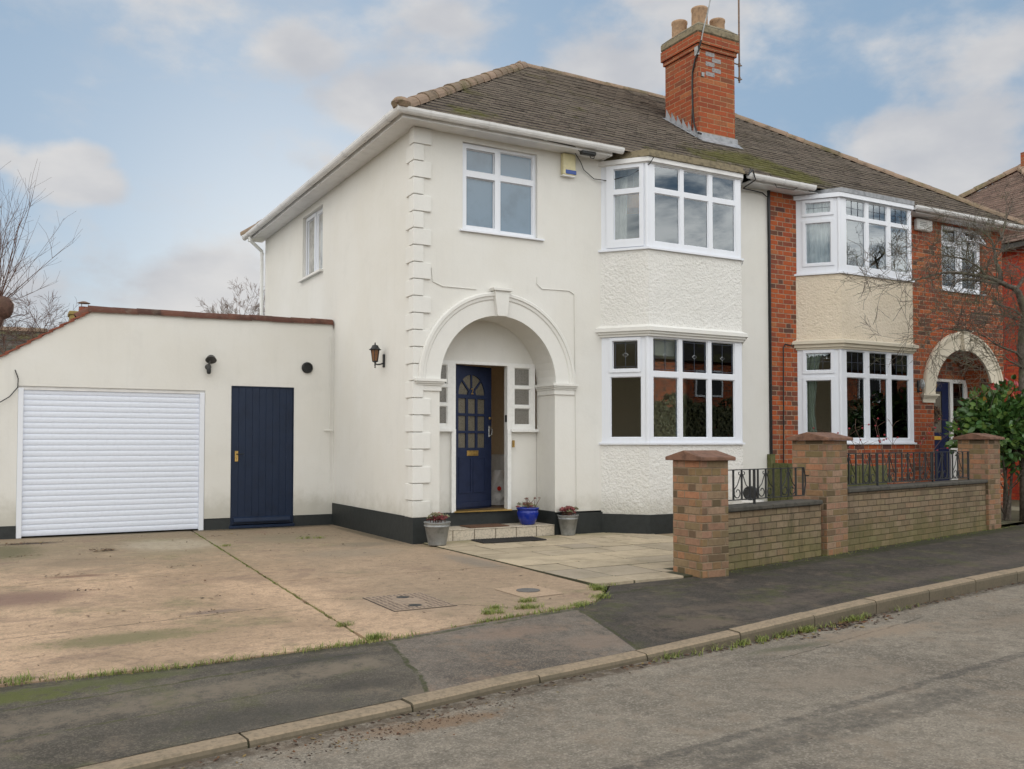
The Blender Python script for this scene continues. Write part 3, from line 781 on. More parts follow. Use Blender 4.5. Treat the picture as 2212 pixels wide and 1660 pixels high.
# ------------------------------------------------------------------ roof builder
def tile_slope(mb, e0, adir, updir, s, Lr, run, clipL, clipR, seed=1, g_=.152, w=.20, skip=None):
    """tiles on one roof plane: e0 eave start, adir along the eave, updir plan direction up the slope, s = rise/run"""
    rnd = random.Random(seed); k = sqrt(1 + s * s); up = Vector((updir[0], updir[1], s)) / k; al = Vector((adir[0], adir[1], 0)); nr = al.cross(up).normalized()
    if nr.z < 0: nr = -nr
    R = run * k; nrow = int(R / g_); e0 = Vector(e0)
    for i in range(nrow + 1):
        d0 = i * g_ - .02; d1 = min(d0 + g_ * 1.2, R)
        lo, hi = clipL(max(0, d0) / k), clipR(max(0, d0) / k); lo1, hi1 = clipL(min(d1, R) / k), clipR(min(d1, R) / k)
        sag = rnd.uniform(-.003, .003)
        x = (-w / 2 if i % 2 else 0.)
        x += lo // w * w - w
        while x < hi:
            a, b = max(x, lo), min(x + w - .002, hi); a1, b1 = min(max(x, lo1), hi1), max(min(x + w - .004, hi1), lo1)
            x += w
            if b - a < .01: continue
            if skip and skip((a + b) / 2, d0 / k): continue
            mb.cur = rnd.random(); h0 = .036 + sag + rnd.uniform(-.002, .003); h1 = .008; t = rnd.uniform(-.002, .002); q = rnd.uniform(-.003, .003)
            P = lambda u, dd, h: e0 + al * u + up * dd + nr * h
            p0, p1, p2, p3 = P(a, d0 + q, h0 + t), P(b, d0 + q, h0 - t), P(b1, d1, h1), P(a1, d1, h1)
            if b1 - a1 < .005: continue
            cc = mb.cur * .9; mb.cur = cc; mb.face([p0, p1, p2, p3]); mb.cur = .93 + .07 * rnd.random(); mb.face([P(a, d0 + q, h0 - .020 + t), P(b, d0 + q, h0 - .020 - t), p1, p0])
            mb.cur = 0.; mb.face([P(a, d0 + q, h0 - .020 + t), P(a, d0 + .07, h0 - .022), P(b, d0 + .07, h0 - .022), P(b, d0 + q, h0 - .020 - t)])
    # under sheet
    mb.cur = 0.
    mb.face([e0 + al * clipL(0), e0 + al * clipR(0), e0 + al * clipR(run) + up * R, e0 + al * clipL(run) + up * R])


def ridge(mb, a, b, r=.12, seg=.42, seed=2, flare=1.12, n=8):
    rnd = random.Random(seed); a, b = Vector(a), Vector(b); L = (b - a).length; d_ = (b - a).normalized(); side = d_.cross(Vector((0, 0, 1))).normalized(); up = side.cross(d_)
    k = max(1, int(L / seg)); st = L / k
    for i in range(k):
        mb.cur = rnd.random(); r0 = r * flare + rnd.uniform(-.004, .004); r1 = r; off = up * rnd.uniform(-.006, .006)
        A = []; B = []; A2 = []
        for j in range(n + 1):
            t = pi * j / n; o = side * cos(t); q = up * sin(t)
            A.append(mb.vert(a + d_ * (st * i - .02) + off + (o + q) * r0)); B.append(mb.vert(a + d_ * (st * (i + 1)) + off + (o + q) * r1)); A2.append(mb.vert(a + d_ * (st * i - .02) + off + (o + q) * (r0 - .02)))
        for j in range(n): mb.addf((A[j], A[j + 1], B[j + 1], B[j])); mb.addf((A2[j], A2[j + 1], A[j + 1], A[j]))


def gutter(parent, pts, z, name='gutter', mat=None, brackets=.8):
    """half round gutter along plan points (front lip side), clips as part of it"""
    mb = MB(); r = .058; path = [Vector((*p, z)) for p in pts]; n = 8
    rings = []
    for i, p in enumerate(path):
        d0 = (path[i] - path[i - 1]).normalized() if i > 0 else (path[1] - path[0]).normalized()
        d1 = (path[i + 1] - path[i]).normalized() if i < len(path) - 1 else d0
        t = (d0 + d1).normalized(); sd_ = t.cross(Vector((0, 0, 1))).normalized() / max(.5, t.dot(d0))
        ro = []; ri = []
        for j in range(n + 1):
            a = pi + pi * j / n
            ro.append(mb.vert(p + sd_ * cos(a) * r + Vector((0, 0, sin(a) * r * 1.35)))); ri.append(mb.vert(p + sd_ * cos(a) * (r - .006) + Vector((0, 0, sin(a) * (r - .006) * 1.35))))
        rings.append((ro, ri))
    for (a, ai), (b, bi) in zip(rings, rings[1:]):
        for j in range(n): mb.addf((a[j], a[j + 1], b[j + 1], b[j])); mb.addf((ai[j], bi[j], bi[j + 1], ai[j + 1]))
        mb.addf((a[0], b[0], bi[0], ai[0])); mb.addf((a[n], ai[n], bi[n], b[n]))
    mb.addf(rings[0][0]); mb.addf(rings[-1][0][::-1])
    for a, b in zip(path, path[1:]):
        L = (b - a).length; k = max(1, int(L / brackets)); t = (b - a).normalized(); sd_ = t.cross(Vector((0, 0, 1)))
        for i in range(k):
            c = a + t * (L * (i + .5) / k); wd = .02 if i % 2 else .045; rr = r + .005
            q0 = []; q1 = []
            for j in range(n + 1):
                an = pi + pi * j / n; o = sd_ * cos(an) * rr + Vector((0, 0, sin(an) * rr * 1.35))
                q0.append(mb.vert(c - t * wd + o)); q1.append(mb.vert(c + t * wd + o))
            for j in range(n): mb.addf((q0[j], q0[j + 1], q1[j + 1], q1[j]))
    return mb.build(name, mat or M_PLASTIC, parent)


# ------------------------------------------------------------------ window builder
def window(parent, M, u0, u1, z0, z1, panes, depth=.07, sashes=(), name='window', glass=None, sill=None, lead=None, fr_mat=None, bottom=True):
    """frame mesh with rectangular lights; panes=(ua,ub,za,zb); sashes = opening casements proud of the frame"""
    mb = MB(M); mb.holes(u0, u1, z0, z1, panes, 0, depth)
    if bottom: mb.face([(u0, 0, z0), (u1, 0, z0), (u1, depth, z0), (u0, depth, z0)])
    bead = .012
    for (a, b, c, e) in panes:           # sloping glazing beads
        if e - c > .9 and not bottom: continue
        q = [(a, b, c, e), (a + bead, b - bead, c + bead, e - bead)]
        (a0, b0, c0, e0), (a1, b1, c1, e1) = q; y0, y1 = .006, .024
        mb.face([(a0, y0, c0), (b0, y0, c0), (b1, y1, c1), (a1, y1, c1)]); mb.face([(a0, y0, e0), (a1, y1, e1), (b1, y1, e1), (b0, y0, e0)])
        mb.face([(a0, y0, c0), (a1, y1, c1), (a1, y1, e1), (a0, y0, e0)]); mb.face([(b0, y0, c0), (b0, y0, e0), (b1, y1, e1), (b1, y1, c1)])
    f = mb.build(name, fr_mat or M_UPVC, parent)
    for (a, b, c, e) in panes:
        p = MB(M); p.box(a, b, .026, .030, c, e); p.build('pane', glass or M_GLASS, f)
    for (a, b, c, e, hs) in sashes:
        p = MB(M); p.holes(a, b, c, e, hs, -.018, .004)
        p.face([(a, -.018, c), (b, -.018, c), (b, .0, c), (a, .0, c)])
        p.build('sash', fr_mat or M_UPVC, f)
    if lead:
        p = MB(M)
        for (ua, ub, za, zb) in lead: p.box(ua, ub, .020, .025, za, zb)
        p.build('lead_strips', M_LSTRIP, f)
    if sill:
        a, b, zt, pr = sill
        p = MB(M); p.prism([(-pr, zt - .028), (.0, zt - .028), (.04, zt - .01), (.04, zt + .002), (-.005, zt), (-pr, zt - .006)], 'x', a, b); p.build('sill', fr_mat or M_UPVC, f)
    return f


def ring_lead(a, b, c, e, w=.005, inset=.035, dia=True):
    o = []
    for i in (inset, ):
        o += [(a + i, a + i + w, c, e), (b - i - w, b - i, c, e), (a, b, c + i, c + i + w), (a, b, e - i - w, e - i)]
    o += [((a + b) / 2 - w / 2, (a + b) / 2 + w / 2, c, e)]
    return o


def grid_lead(a, b, c, e, nu, nz, w=.005):
    return [(a + (b - a) * i / nu - w / 2, a + (b - a) * i / nu + w / 2, c, e) for i in range(1, nu)] + [(a, b, c + (e - c) * i / nz - w / 2, c + (e - c) * i / nz + w / 2) for i in range(1, nz)]


def curtain(M, u0, u1, z0, z1, n, mat, name, label, taper=0., amp=.03, per=.07, seed=1):
    rnd = random.Random(seed); mb = MB(M); N = int((u1 - u0) / .012); K = 6; g0 = []
    ph = rnd.uniform(0, 6)
    for j in range(K + 1):
        t = j / K; row = []
        for i in range(N + 1):
            s_ = i / N; u = u0 + (u1 - u0) * s_ * (1 - taper * (1 - abs(t - .35)) * (1 if t < .9 else .2))
            row.append(mb.vert((u, n + amp * sin(2 * pi * (u1 - u0) * s_ / per + ph + .6 * sin(s_ * 9)) * (.5 + .5 * t), z0 + (z1 - z0) * t)))
        g0.append(row)
    for a, b in zip(g0, g0[1:]):
        for i in range(N): mb.addf((a[i], a[i + 1], b[i + 1], b[i]))
    return tag(mb.build(name, mat, smooth=True), label, 'curtain')


def arch_wall(mb, xc, r, zs, zt, x0, x1, n0, n1, n=28):
    """fills between an arch of radius r (centre xc, springing zs) and the rectangle x0..x1, zs..zt"""
    for i in range(n):
        a0, a1 = pi - pi * i / n, pi - pi * (i + 1) / n
        p0 = (xc + r * cos(a0), zs + r * sin(a0)); p1 = (xc + r * cos(a1), zs + r * sin(a1))
        mb.face([(p0[0], n0, p0[1]), (p1[0], n0, p1[1]), (p1[0], n0, zt), (p0[0], n0, zt)])
        mb.face([(p0[0], n0, p0[1]), (p0[0], n1, p0[1]), (p1[0], n1, p1[1]), (p1[0], n0, p1[1])])
    if x0 < xc - r: mb.face([(x0, n0, zs), (xc - r, n0, zs), (xc - r, n0, zt), (x0, n0, zt)])
    if x1 > xc + r: mb.face([(xc + r, n0, zs), (x1, n0, zs), (x1, n0, zt), (xc + r, n0, zt)])


def arch_ring(mb, xc, zs, prof, n=40, a_from=pi, a_to=0.):
    """profile of (radius, y) swept round the arch"""
    rows = []
    for i in range(n + 1):
        a = a_from + (a_to - a_from) * i / n
        rows.append([mb.vert((xc + rr * cos(a), yy, zs + rr * sin(a))) for rr, yy in prof])
    for a, b in zip(rows, rows[1:]):
        for j in range(len(prof) - 1): mb.addf((a[j], b[j], b[j + 1], a[j + 1]))


WT = .28          # wall thickness
EAVE = 5.43; ZE = 5.50; SL = .6909; RUN = 4.18; HOV = .33; PARTY = 6.25; DEPTH = 7.7
XE = 12.5


def bay_poly(dx, o=0.):
    k = o
    return [(2.945 + dx - k * 1.15, 0.), (3.385 + dx - k * .5, -.535 - k), (5.14 + dx + k * .5, -.535 - k), (5.58 + dx + k * 1.15, 0.)]


def bay_box(mb, dx, z0, z1, o, bot=True, yb=.0):
    p = bay_poly(dx, o); p = [(p[0][0], yb)] + p[1:3] + [(p[3][0], yb)]; p = p[::-1] if False else p
    mb.prism(p, 'z', z0, z1)


# ================================================================== WHITE HOUSE
H1 = thing('white_house', (0, 0, 0), 'white rendered semi-detached house with an arched porch, quoined corner and two-storey bay', 'house')
XC, RI, ZS = 1.255, .89, 2.14
hs = [(.365, 2.145, .0, 3.05), (.695, 1.86, 4.16, 5.35), (3.10, 5.45, .6, 2.85), (3.10, 5.45, 3.2, 5.38)]
mb = MB(); mb.holes(0, PARTY, .33, EAVE + .06, hs, 0, WT, ends=False)
# side wall (faces -X)
Ms = Matrix(((0, 1, 0, 0), (1, 0, 0, 0), (0, 0, 1, 0), (0, 0, 0, 1)))   # local u->Y, n->X
mb.M = Ms; mb.holes(0, DEPTH, .34, EAVE + .06, [(3.90, 5.06, 4.20, 5.31)], 0, WT, ends=False)
mb.M = frame(0, DEPTH - .25, 0); mb.holes(0.002, PARTY, 0, EAVE + .06, [(.6, 1.9, .37, 2.4), (2.8, 5.6, .7, 2.6)], 0, .25); mb.M = None  # unseen rear door and window openings added to brighten hall and room
arch_wall(mb, XC, RI, ZS, 3.05, .365, 2.145, 0, WT + .22)
# porch reveals
mb.face([(.365, WT, .3), (.365, .5, .3), (.365, .5, ZS), (.365, WT, ZS)]); mb.face([(2.145, WT, .3), (2.145, WT, ZS), (2.145, .5, ZS), (2.145, .5, .3)])
H1w = mb.build('wall', M_WALL, H1)
# plinth
mb = MB(); mb.box(-.018, .365, -.018, .3, 0, .335, skip='b'); mb.box(2.145, PARTY, -.018, .3, 0, .31, skip='b')
mb.box(-.018, .3, .3, DEPTH, 0, .345, skip='b'); mb.box(.365, 2.145, .47, .55, 0, .345)
bay_box(mb, 0, .0, .285, .025)
mb.box(.365, .372, 0, .5, 0, .34); mb.box(2.138, 2.145, 0, .5, 0, .34)
mb.build('plinth', M_BLACKP, H1)
# bay walls
mb = MB(); bay_box(mb, 0, .285, 1.30, .015); mb.build('bay_wall', M_CAST, H1)
mb = MB(); bay_box(mb, 0, 2.98, 4.075, .015); mb.build('bay_wall', M_CAST, H1)
mb = MB(); mb.prism(bay_poly(0, .10), 'z', 2.90, 2.95); mb.prism(bay_poly(0, .04), 'z', 2.83, 2.898); mb.prism(bay_poly(0, .07), 'z', 2.866, 2.899)
p0 = bay_poly(0, .10); p1 = bay_poly(0, .012)
for i in range(3): mb.face([(*p0[i], 2.951), (*p0[i + 1], 2.951), (*p1[i + 1], 2.995), (*p1[i], 2.995)])
mb.build('bay_canopy', M_STONE, H1)
mb = MB(); mb.prism(bay_poly(0, .05), 'z', 5.335, 5.40); mb.prism(bay_poly(0, .02), 'z', 5.32, 5.336); mb.build('bay_fascia', M_PLASTIC, H1)
mb = MB(); mb.prism([(x, y if y < 0 else .25) for x, y in bay_poly(0, .075)], 'z', 5.402, 5.445); mb.prism([(x, y if y < 0 else .25) for x, y in bay_poly(0, .05)], 'z', 5.446, 5.51)
mb.build('bay_roof', M_FLAUNCH, H1)


def cant_frames(dx, H, zr, lo_cant, hi_cant, fronts, rows_f, style, glassm=None, leadf=None, glassf=None):
    """one bay storey: left cant, front, right cant, as one frame with its panes"""
    A, B, Cc, D = bay_poly(dx, 0.)
    z0, z1 = zr
    an = atan2(B[1] - A[1], B[0] - A[0]); L = sqrt((B[0] - A[0]) ** 2 + (B[1] - A[1]) ** 2)
    Mc = frame(A[0], A[1], an); Mf = frame(B[0], B[1], 0.); an2 = atan2(D[1] - Cc[1], D[0] - Cc[0]); Mr = frame(Cc[0], Cc[1], an2)
    f = None; out = []
    sashes = []
    if style == 'one': sashes = [(.08, L - .06, z0 + .02, z1 - .02, lo_cant)]
    if style == 'top': sashes = [(lo_cant[1][0] - .045, lo_cant[1][1] + .045, lo_cant[1][2] - .045, lo_cant[1][3] + .045, [lo_cant[1]])]
    if style == 'two': sashes = [(c[0] - .05, c[1] + .05, c[2] - .05, c[3] + .05, [c]) for c in lo_cant]
    ld = []
    if leadf:
        for c in lo_cant[1:2]: ld += leadf(*c)
    f1 = window(H, Mc, 0, L, z0, z1, lo_cant, sashes=sashes, name='bay_window', lead=ld or None, glass=glassm)
    pf = [(a - B[0], b - B[0], c, e) for (a, b) in fronts for (c, e) in rows_f]
    ld = []
    if leadf:
        for c in pf:
            if c[2] > (z0 + z1) / 2: ld += leadf(*c)
    f2 = window(H, Mf, 0, Cc[0] - B[0], z0, z1, pf, name='bay_window', lead=ld or None, glass=glassf or glassm)
    f3 = window(H, Mr, 0, L, z0, z1, [(L - c[1], L - c[0], c[2], c[3]) for c in lo_cant], name='bay_window', glass=glassm)
    # corner posts
    mb = MB()
    for P in (B, Cc): mb.lathe((P[0], P[1] + .03, z0), [(.034, 0), (.034, z1 - z0)], 12)
    mb.build('corner_post', M_UPVC, f2, split=True)
    # sill
    mb = MB(); mb.prism(bay_poly(dx, .05), 'z', z0 - .032, z0 - .004); mb.prism(bay_poly(dx, .02), 'z', z0 - .004, z0 + .006); mb.build('sill', M_UPVC, f2)
    return f1, f2, f3


FR = [(3.468, 3.928), (4.003, 4.480), (4.554, 5.010)]
lc = [(.128, .583, 1.377, 2.255), (.163, .537, 2.362, 2.775)]
w1, w2, w3 = cant_frames(0, H1, (1.31, 2.832), lc, None, FR, [(1.377, 2.25), (2.325, 2.808)], 'top', leadf=ring_lead)
# bevelled diamonds in the leaded lights
A, B, Cc, D = bay_poly(0, 0.); an = atan2(B[1] - A[1], B[0] - A[0])
def diamond(mb, u, z, w, h, t=.008):
    o = [(u - w, z), (u, z - h), (u + w, z), (u, z + h)]; i = [(u - w + t * 1.8, z), (u, z - h + t * 1.2), (u + w - t * 1.8, z), (u, z + h - t * 1.2)]
    for k in range(4): a, b = o[k], o[(k + 1) % 4]; c, e = i[(k + 1) % 4], i[k]; mb.face([(a[0], .019, a[1]), (b[0], .019, b[1]), (c[0], .015, c[1]), (e[0], .015, e[1])])
mb = MB(frame(A[0], A[1], an)); diamond(mb, .35, 2.57, .045, .033, .005); mb.build('bevelled_diamond', M_BEVEL, w1)
mb = MB(frame(B[0], B[1], 0))
for a, b in FR: diamond(mb, (a + b) / 2 - B[0], 2.565, .045, .033, .005)
mb.build('bevelled_diamond', M_BEVEL, w2, split=True)
FRU = [(3.508, 3.970), (4.044, 4.515), (4.594, 5.044)]
uc = [(.19, .57, 4.24, 4.90), (.19, .57, 4.975, 5.272)]
cant_frames(0, H1, (4.105, 5.345), uc, None, FRU, [(4.20, 4.905), (4.98, 5.31)], 'one', glassf=M_GLASSU)

# front bedroom window
M0 = frame(0, 0, 0)
w = window(H1, frame(0, .05, 0), .698, 1.862, 4.165, 5.352, [(.768, 1.202, 4.232, 4.896), (.768, 1.202, 4.982, 5.279), (1.299, 1.813, 4.212, 4.91), (1.299, 1.813, 4.985, 5.312)],
           sashes=[(.705, 1.262, 4.17, 5.335, [(.768, 1.202, 4.232, 4.896), (.768, 1.202, 4.982, 5.279)])], sill=(.65, 1.955, 4.162, .09), glass=M_FROST2)
# landing window on the side
w = window(H1, Ms @ Matrix.Translation((0, .075, 0)), 3.90, 5.06, 4.20, 5.31, [(3.96, 4.42, 4.27, 5.24), (4.54, 5.0, 4.27, 5.24)], glass=M_FROST3,
           sashes=[(4.48, 5.055, 4.21, 5.30, [(4.54, 5.0, 4.27, 5.24)])])
mb = MB(Ms); mb.prism([(3.86, 4.165), (5.2, 4.165), (5.2, 4.20), (3.86, 4.20)], 'y', -.05, .13)
mb2 = MB(); mb2.box(-.06, .13, 3.86, 5.14, 4.168, 4.203); mb2.build('sill', M_STONE, w)

# soffit, fascia, gutter
mb = MB()
mb.box(-.27, 2.95, -.27, 0.0, EAVE, EAVE + .012); mb.box(-.27, 0., 0, DEPTH + .27, EAVE, EAVE + .012); mb.box(5.60, PARTY, -.27, 0.0, EAVE, EAVE + .012)
mb.build('soffit', M_PLASTIC, H1, split=True)
mb = MB()
mb.box(-.285, 2.93, -.285, -.27, EAVE - .012, EAVE + .11); mb.box(-.285, -.27, -.27, DEPTH + .28, EAVE - .012, EAVE + .11); mb.box(5.62, PARTY - .002, -.285, -.27, EAVE - .012, EAVE + .11)
mb.box(2.93, 2.945, -.285, 0, EAVE - .012, EAVE + .11)
mb.build('fascia', M_PLASTIC, H1, split=True)
gutter(H1, [(-.345, DEPTH + .33), (-.345, -.345), (3.08, -.345)][::-1], 5.525)
gutter(H1, [(5.50, -.345), (PARTY - .01, -.345)], 5.518)
mb = MB(); mb.tube([(-.33, 7.62, 5.46), (-.33, 7.62, 5.38), (-.07, 7.72, 5.20), (-.06, 7.74, 5.0), (-.06, 7.74, .1)], .034, 10)
for z in (5.15, 3.6, 2.2): mb.tube([(-.06, 7.74, z - .02), (-.06, 7.74, z + .02)], .042, 10)
mb.build('downpipe', M_WHITE, H1)

# roof (left half)
APX, APY, APZ = 3.85, 3.85, ZE + SL * RUN
mb = MB()
CH = (5.80, 6.63, 1.16, 2.06)    # chimney footprint
tile_slope(mb, (-HOV, -HOV, ZE), (1, 0), (0, 1), SL, 0, RUN, lambda d_: d_, lambda d_: PARTY + HOV, seed=21, skip=lambda u, d_: CH[0] < u - HOV < CH[1] and CH[2] < d_ - HOV < CH[3])
tile_slope(mb, (-HOV, DEPTH + HOV, ZE), (0, -1), (1, 0), SL, 0, RUN, lambda d_: d_, lambda d_: 2 * RUN - d_, seed=22)
tile_slope(mb, (PARTY, DEPTH + HOV, ZE), (-1, 0), (0, -1), SL, 0, RUN, lambda d_: 0., lambda d_: PARTY + HOV - d_, seed=23)
mb.cur = .2
mb.build('roof', M_TILE, H1)
mb = MB(); ridge(mb, (-HOV + .05, -HOV + .05, ZE + .03), (APX, APY, APZ + .0), .105, .38, 4, 1.12); ridge(mb, (APX - .1, APY, APZ - .02), (PARTY, APY, APZ - .02), .095, .45, 5, 1.05)
ridge(mb, (-HOV, DEPTH + HOV, ZE + .02), (APX, APY, APZ + .02), .12, .4, 6)
mb.lathe((-HOV + .0, -HOV + .0, ZE + .03), [(.0, -.03), (.10, -.02), (.13, .04), (.08, .10), (.0, .12)], 10)
mb.build('ridge_tiles', M_RIDGE, H1)
mb = MB(); mb.tube([(-.44, -.44, 5.545), (-.36, -.36, 5.555), (-.30, -.30, 5.53)], [.018, .012, .012], 8); mb.build('hip_iron', M_RUST, H1)

# quoins: blocks alternate long and short round the corner
z = .335; h = (EAVE - .335) / 23
for i in range(23):
    lf, ls = (.225, .125) if i % 2 == 0 else (.12, .235)
    mb = MB(); zz0 = z + h * i + .006; zz1 = z + h * (i + 1) - .006
    q = .012; t = .028
    out = [(-t, -t), (lf, -t), (lf + .0, 0.005), (.005, .005), (.005, ls), (-t, ls)]
    inn = [(-t + q, -t + q), (lf - q * .6, -t + q), (lf, 0.005), (.005, .005), (.005, ls), (-t + q, ls - q * .6)]
    mb.prism([out[0], out[1], out[2], out[3], out[4], out[5]], 'z', zz0, zz1 - .0)
    mb.build('quoin', M_STONE, H1, bevel=.006)

# porch: arch surround, imposts, keystone, screen, door
mb = MB(); arch_ring(mb, XC, ZS, [(RI, .02), (RI, -.03), (1.10, -.03), (1.115, -.045), (1.15, -.05), (1.16, -.065), (1.195, -.065), (1.21, -.045), (1.21, .01)], 56)
mb.build('arch_surround', M_STONE, H1, smooth=False)
mb = MB(); mb.prism([(XC - .075, 3.02), (XC + .075, 3.02), (XC + .115, 3.36), (XC - .115, 3.36)], 'y', -.10, 0.005); mb.prism([(XC - .14, 3.362), (XC + .14, 3.362), (XC + .155, 3.40), (XC - .155, 3.40)], 'y', -.125, .005)
mb.build('keystone', M_STONE, H1, bevel=.005)
def impost(x0, x1, inner, z1, H, mat, zb=1.985):
    mb = MB()
    for (o, za, zb_) in [(.075, z1 - .035, z1), (.055, z1 - .06, z1 - .036), (.035, z1 - .085, z1 - .061), (.02, zb, z1 - .086)]:
        if inner > x0 + .2: mb.box(x0 - o + .03, x1 + o * .9, -o, .0, za, zb_); mb.box(inner, inner + o * .8, 0, .46, za, zb_)
        else: mb.box(x0 - o * .9, x1 + o * .7, -o, .0, za, zb_); mb.box(inner - o * .8, inner, 0, .46, za, zb_)
    return mb.build('impost', mat, H)
impost(.04, .365, .365, ZS, H1, M_STONE); impost(2.145, 2.45, 2.145, ZS, H1, M_STONE)
# wall behind the arch over the screen
mb = MB(); mb.box(.30, 2.2, .50, .60, 2.44, 3.1)
mb.box(.36, .76, .51, .59, .345, 1.49); mb.box(1.70, 2.15, .51, .59, .345, 1.49)
mb.build('porch_wall', M_WALL, H1, split=True)
# screen frame with side lights
sl = [(.44, .70, 1.56, 1.81), (.44, .70, 1.85, 2.07), (.44, .70, 2.11, 2.38)]
sr = [(1.76, 2.02, 1.56, 1.80), (1.76, 2.02, 1.84, 2.08), (1.76, 2.02, 2.12, 2.38)]
scr = window(H1, frame(0, .47, 0), .36, 2.10, 1.49, 2.44, [(.825, 1.64, 1.49, 2.40)] + sl + sr, name='porch_screen', fr_mat=M_WHITE, glass=M_FROST, depth=.09, bottom=False)
for c in kids(scr):
    if c.name.startswith('pane') and abs(c.data.vertices[0].co.x - .825) < .01: bpy.data.objects.remove(c); break
mb = MB(); mb.box(.76, .825, .46, .56, .345, 1.492); mb.box(1.64, 1.70, .46, .56, .345, 1.492); mb.box(.37, .78, .43, .52, 1.46, 1.50); mb.box(1.69, 2.14, .43, .52, 1.46, 1.50)
mb.build('frame_post', M_WHITE, scr, split=True)
mb = MB(); mb.prism([(.43, .345), (.60, .345), (.60, .372), (.45, .362)], 'x', .80, 1.70); mb.build('threshold', M_BRASS, H1)
# door, ajar
AL = radians(22)
MD = frame(.835, .535, AL)
DW = .80; DZ = .375; DH = 2.02
mb = MB(MD); cols = [(.085, .245), (.29, .45), (.495, .655)]
rows = [(1.235, 1.44), (1.475, 1.685), (1.72, 1.93)]
pn = [(a, b, c, e) for a, b in cols for c, e in rows]
FZ, FX, FRr = 1.985, .37, .285
mb.holes(0, DW, DZ, FZ, pn, 0, .044)
# head with fanlight arch
mb.face([(0, 0, FZ), (FX - FRr, 0, FZ), (FX - FRr, 0, DZ + DH), (0, 0, DZ + DH)]); mb.face([(FX + FRr, 0, FZ), (DW, 0, FZ), (DW, 0, DZ + DH), (FX + FRr, 0, DZ + DH)])
N = 20
for i in range(N):
    a0, a1 = pi - pi * i / N, pi - pi * (i + 1) / N; p0 = (FX + FRr * cos(a0), FZ + FRr * sin(a0)); p1 = (FX + FRr * cos(a1), FZ + FRr * sin(a1))
    mb.face([(p0[0], 0, p0[1]), (p1[0], 0, p1[1]), (p1[0], 0, DZ + DH), (p0[0], 0, DZ + DH)]); mb.face([(p0[0], 0, p0[1]), (p0[0], .044, p0[1]), (p1[0], .044, p1[1]), (p1[0], 0, p1[1])])
mb.box(DW - .001, DW, 0, .044, FZ, DZ + DH)
for an in (45, 90, 135):
    a = radians(an); c_, s_ = cos(a), sin(a); w_ = .014
    p = [(FX + c_ * .06 - s_ * w_, FZ + s_ * .06 + c_ * w_), (FX + c_ * .06 + s_ * w_, FZ + s_ * .06 - c_ * w_), (FX + c_ * FRr + s_ * w_, FZ + s_ * FRr - c_ * w_), (FX + c_ * FRr - s_ * w_, FZ + s_ * FRr + c_ * w_)]
    mb.prism(p, 'y', .004, .04)
mb.prism([(FX + .085 * cos(pi * i / 12), FZ + .085 * sin(pi * i / 12)) for i in range(13)], 'y', -.004, .03)
door = mb.build('front_door', M_NAVY2, H1)
mb = MB(MD)
for (a, b) in ((.09, .35), (.39, .65)):
    mb.box(a, b, -.012, .001, .60, .615); mb.box(a, b, -.012, .001, 1.085, 1.10); mb.box(a, a + .015, -.012, .001, .615, 1.085); mb.box(b - .015, b, -.012, .001, .615, 1.085)
mb.box(.02, .78, -.02, .001, .40, .47)
mb.build('door_moulding', M_NAVY2, door)
for (a, b, c, e) in pn:
    p = MB(MD); p.box(a, b, .018, .024, c, e); p.build('pane', M_FROSTD, door)
p = MB(MD); p.face([(FX + FRr * cos(pi * i / 20), .02, FZ + FRr * sin(pi * i / 20)) for i in range(21)]); p.build('pane', M_FROSTD, door)
text_obj('2', .12, MD @ Matrix.Translation((FX, -.007, FZ + .045)), M_BRASS, door, 'house_number')
mb = MB(MD); mb.cbox(.26, .50, -.012, .0, 1.12, 1.195, .003); mb.cbox(.285, .475, -.018, -.012, 1.135, 1.18, .003); mb.build('letter_plate', M_BRASS, door)
mb = MB(MD); mb.tube([(.755, -.01, 1.40), (.755, -.045, 1.42), (.758, -.05, 1.50), (.755, -.012, 1.53)], .008, 8); mb.cbox(.735, .775, -.008, 0, 1.385, 1.55, .003); mb.build('handle', M_CHROME, door)
mb = MB(MD); mb.lathe((.755, 0, 1.66), [(.02, 0), (.02, -.015), (.012, -.02)], 12, 'y'); mb.build('lock', M_BRASS, door)
mb = MB(); mb.cbox(1.715, 1.75, .445, .47, 1.24, 1.34, .004); mb.lathe((1.732, .444, 1.29), [(.010, 0), (.010, -.006)], 10, 'y'); mb.build('doorbell', M_BRASS, H1)
mb = MB(); mb.box(1.634, 1.64, .48, .53, 1.60, 1.70); mb.build('strike_plate', M_BLACK, H1)
# step
mb = MB(); mb.box(.37, 2.14, .004, .5, 0, .148)
mb.build('step', M_GROUT, H1)
st = bpy.data.objects['step']
mb = MB()
x = .372; i = 0
for xa, xb in [(.373, .56), (.565, .88), (.885, 1.20), (1.205, 1.52), (1.525, 1.84), (1.845, 2.137)]:
    mb.cur = random.random(); mb.cbox(xa, xb - .006, -.006, .004, .01, .145, .003); mb.cbox(xa, xb - .006, -.012, .235, .148, .160, .003); mb.cbox(xa, xb - .006, .24, .47, .148, .160, .003)
mb.build('step_tiles', M_TILESTEP, st)

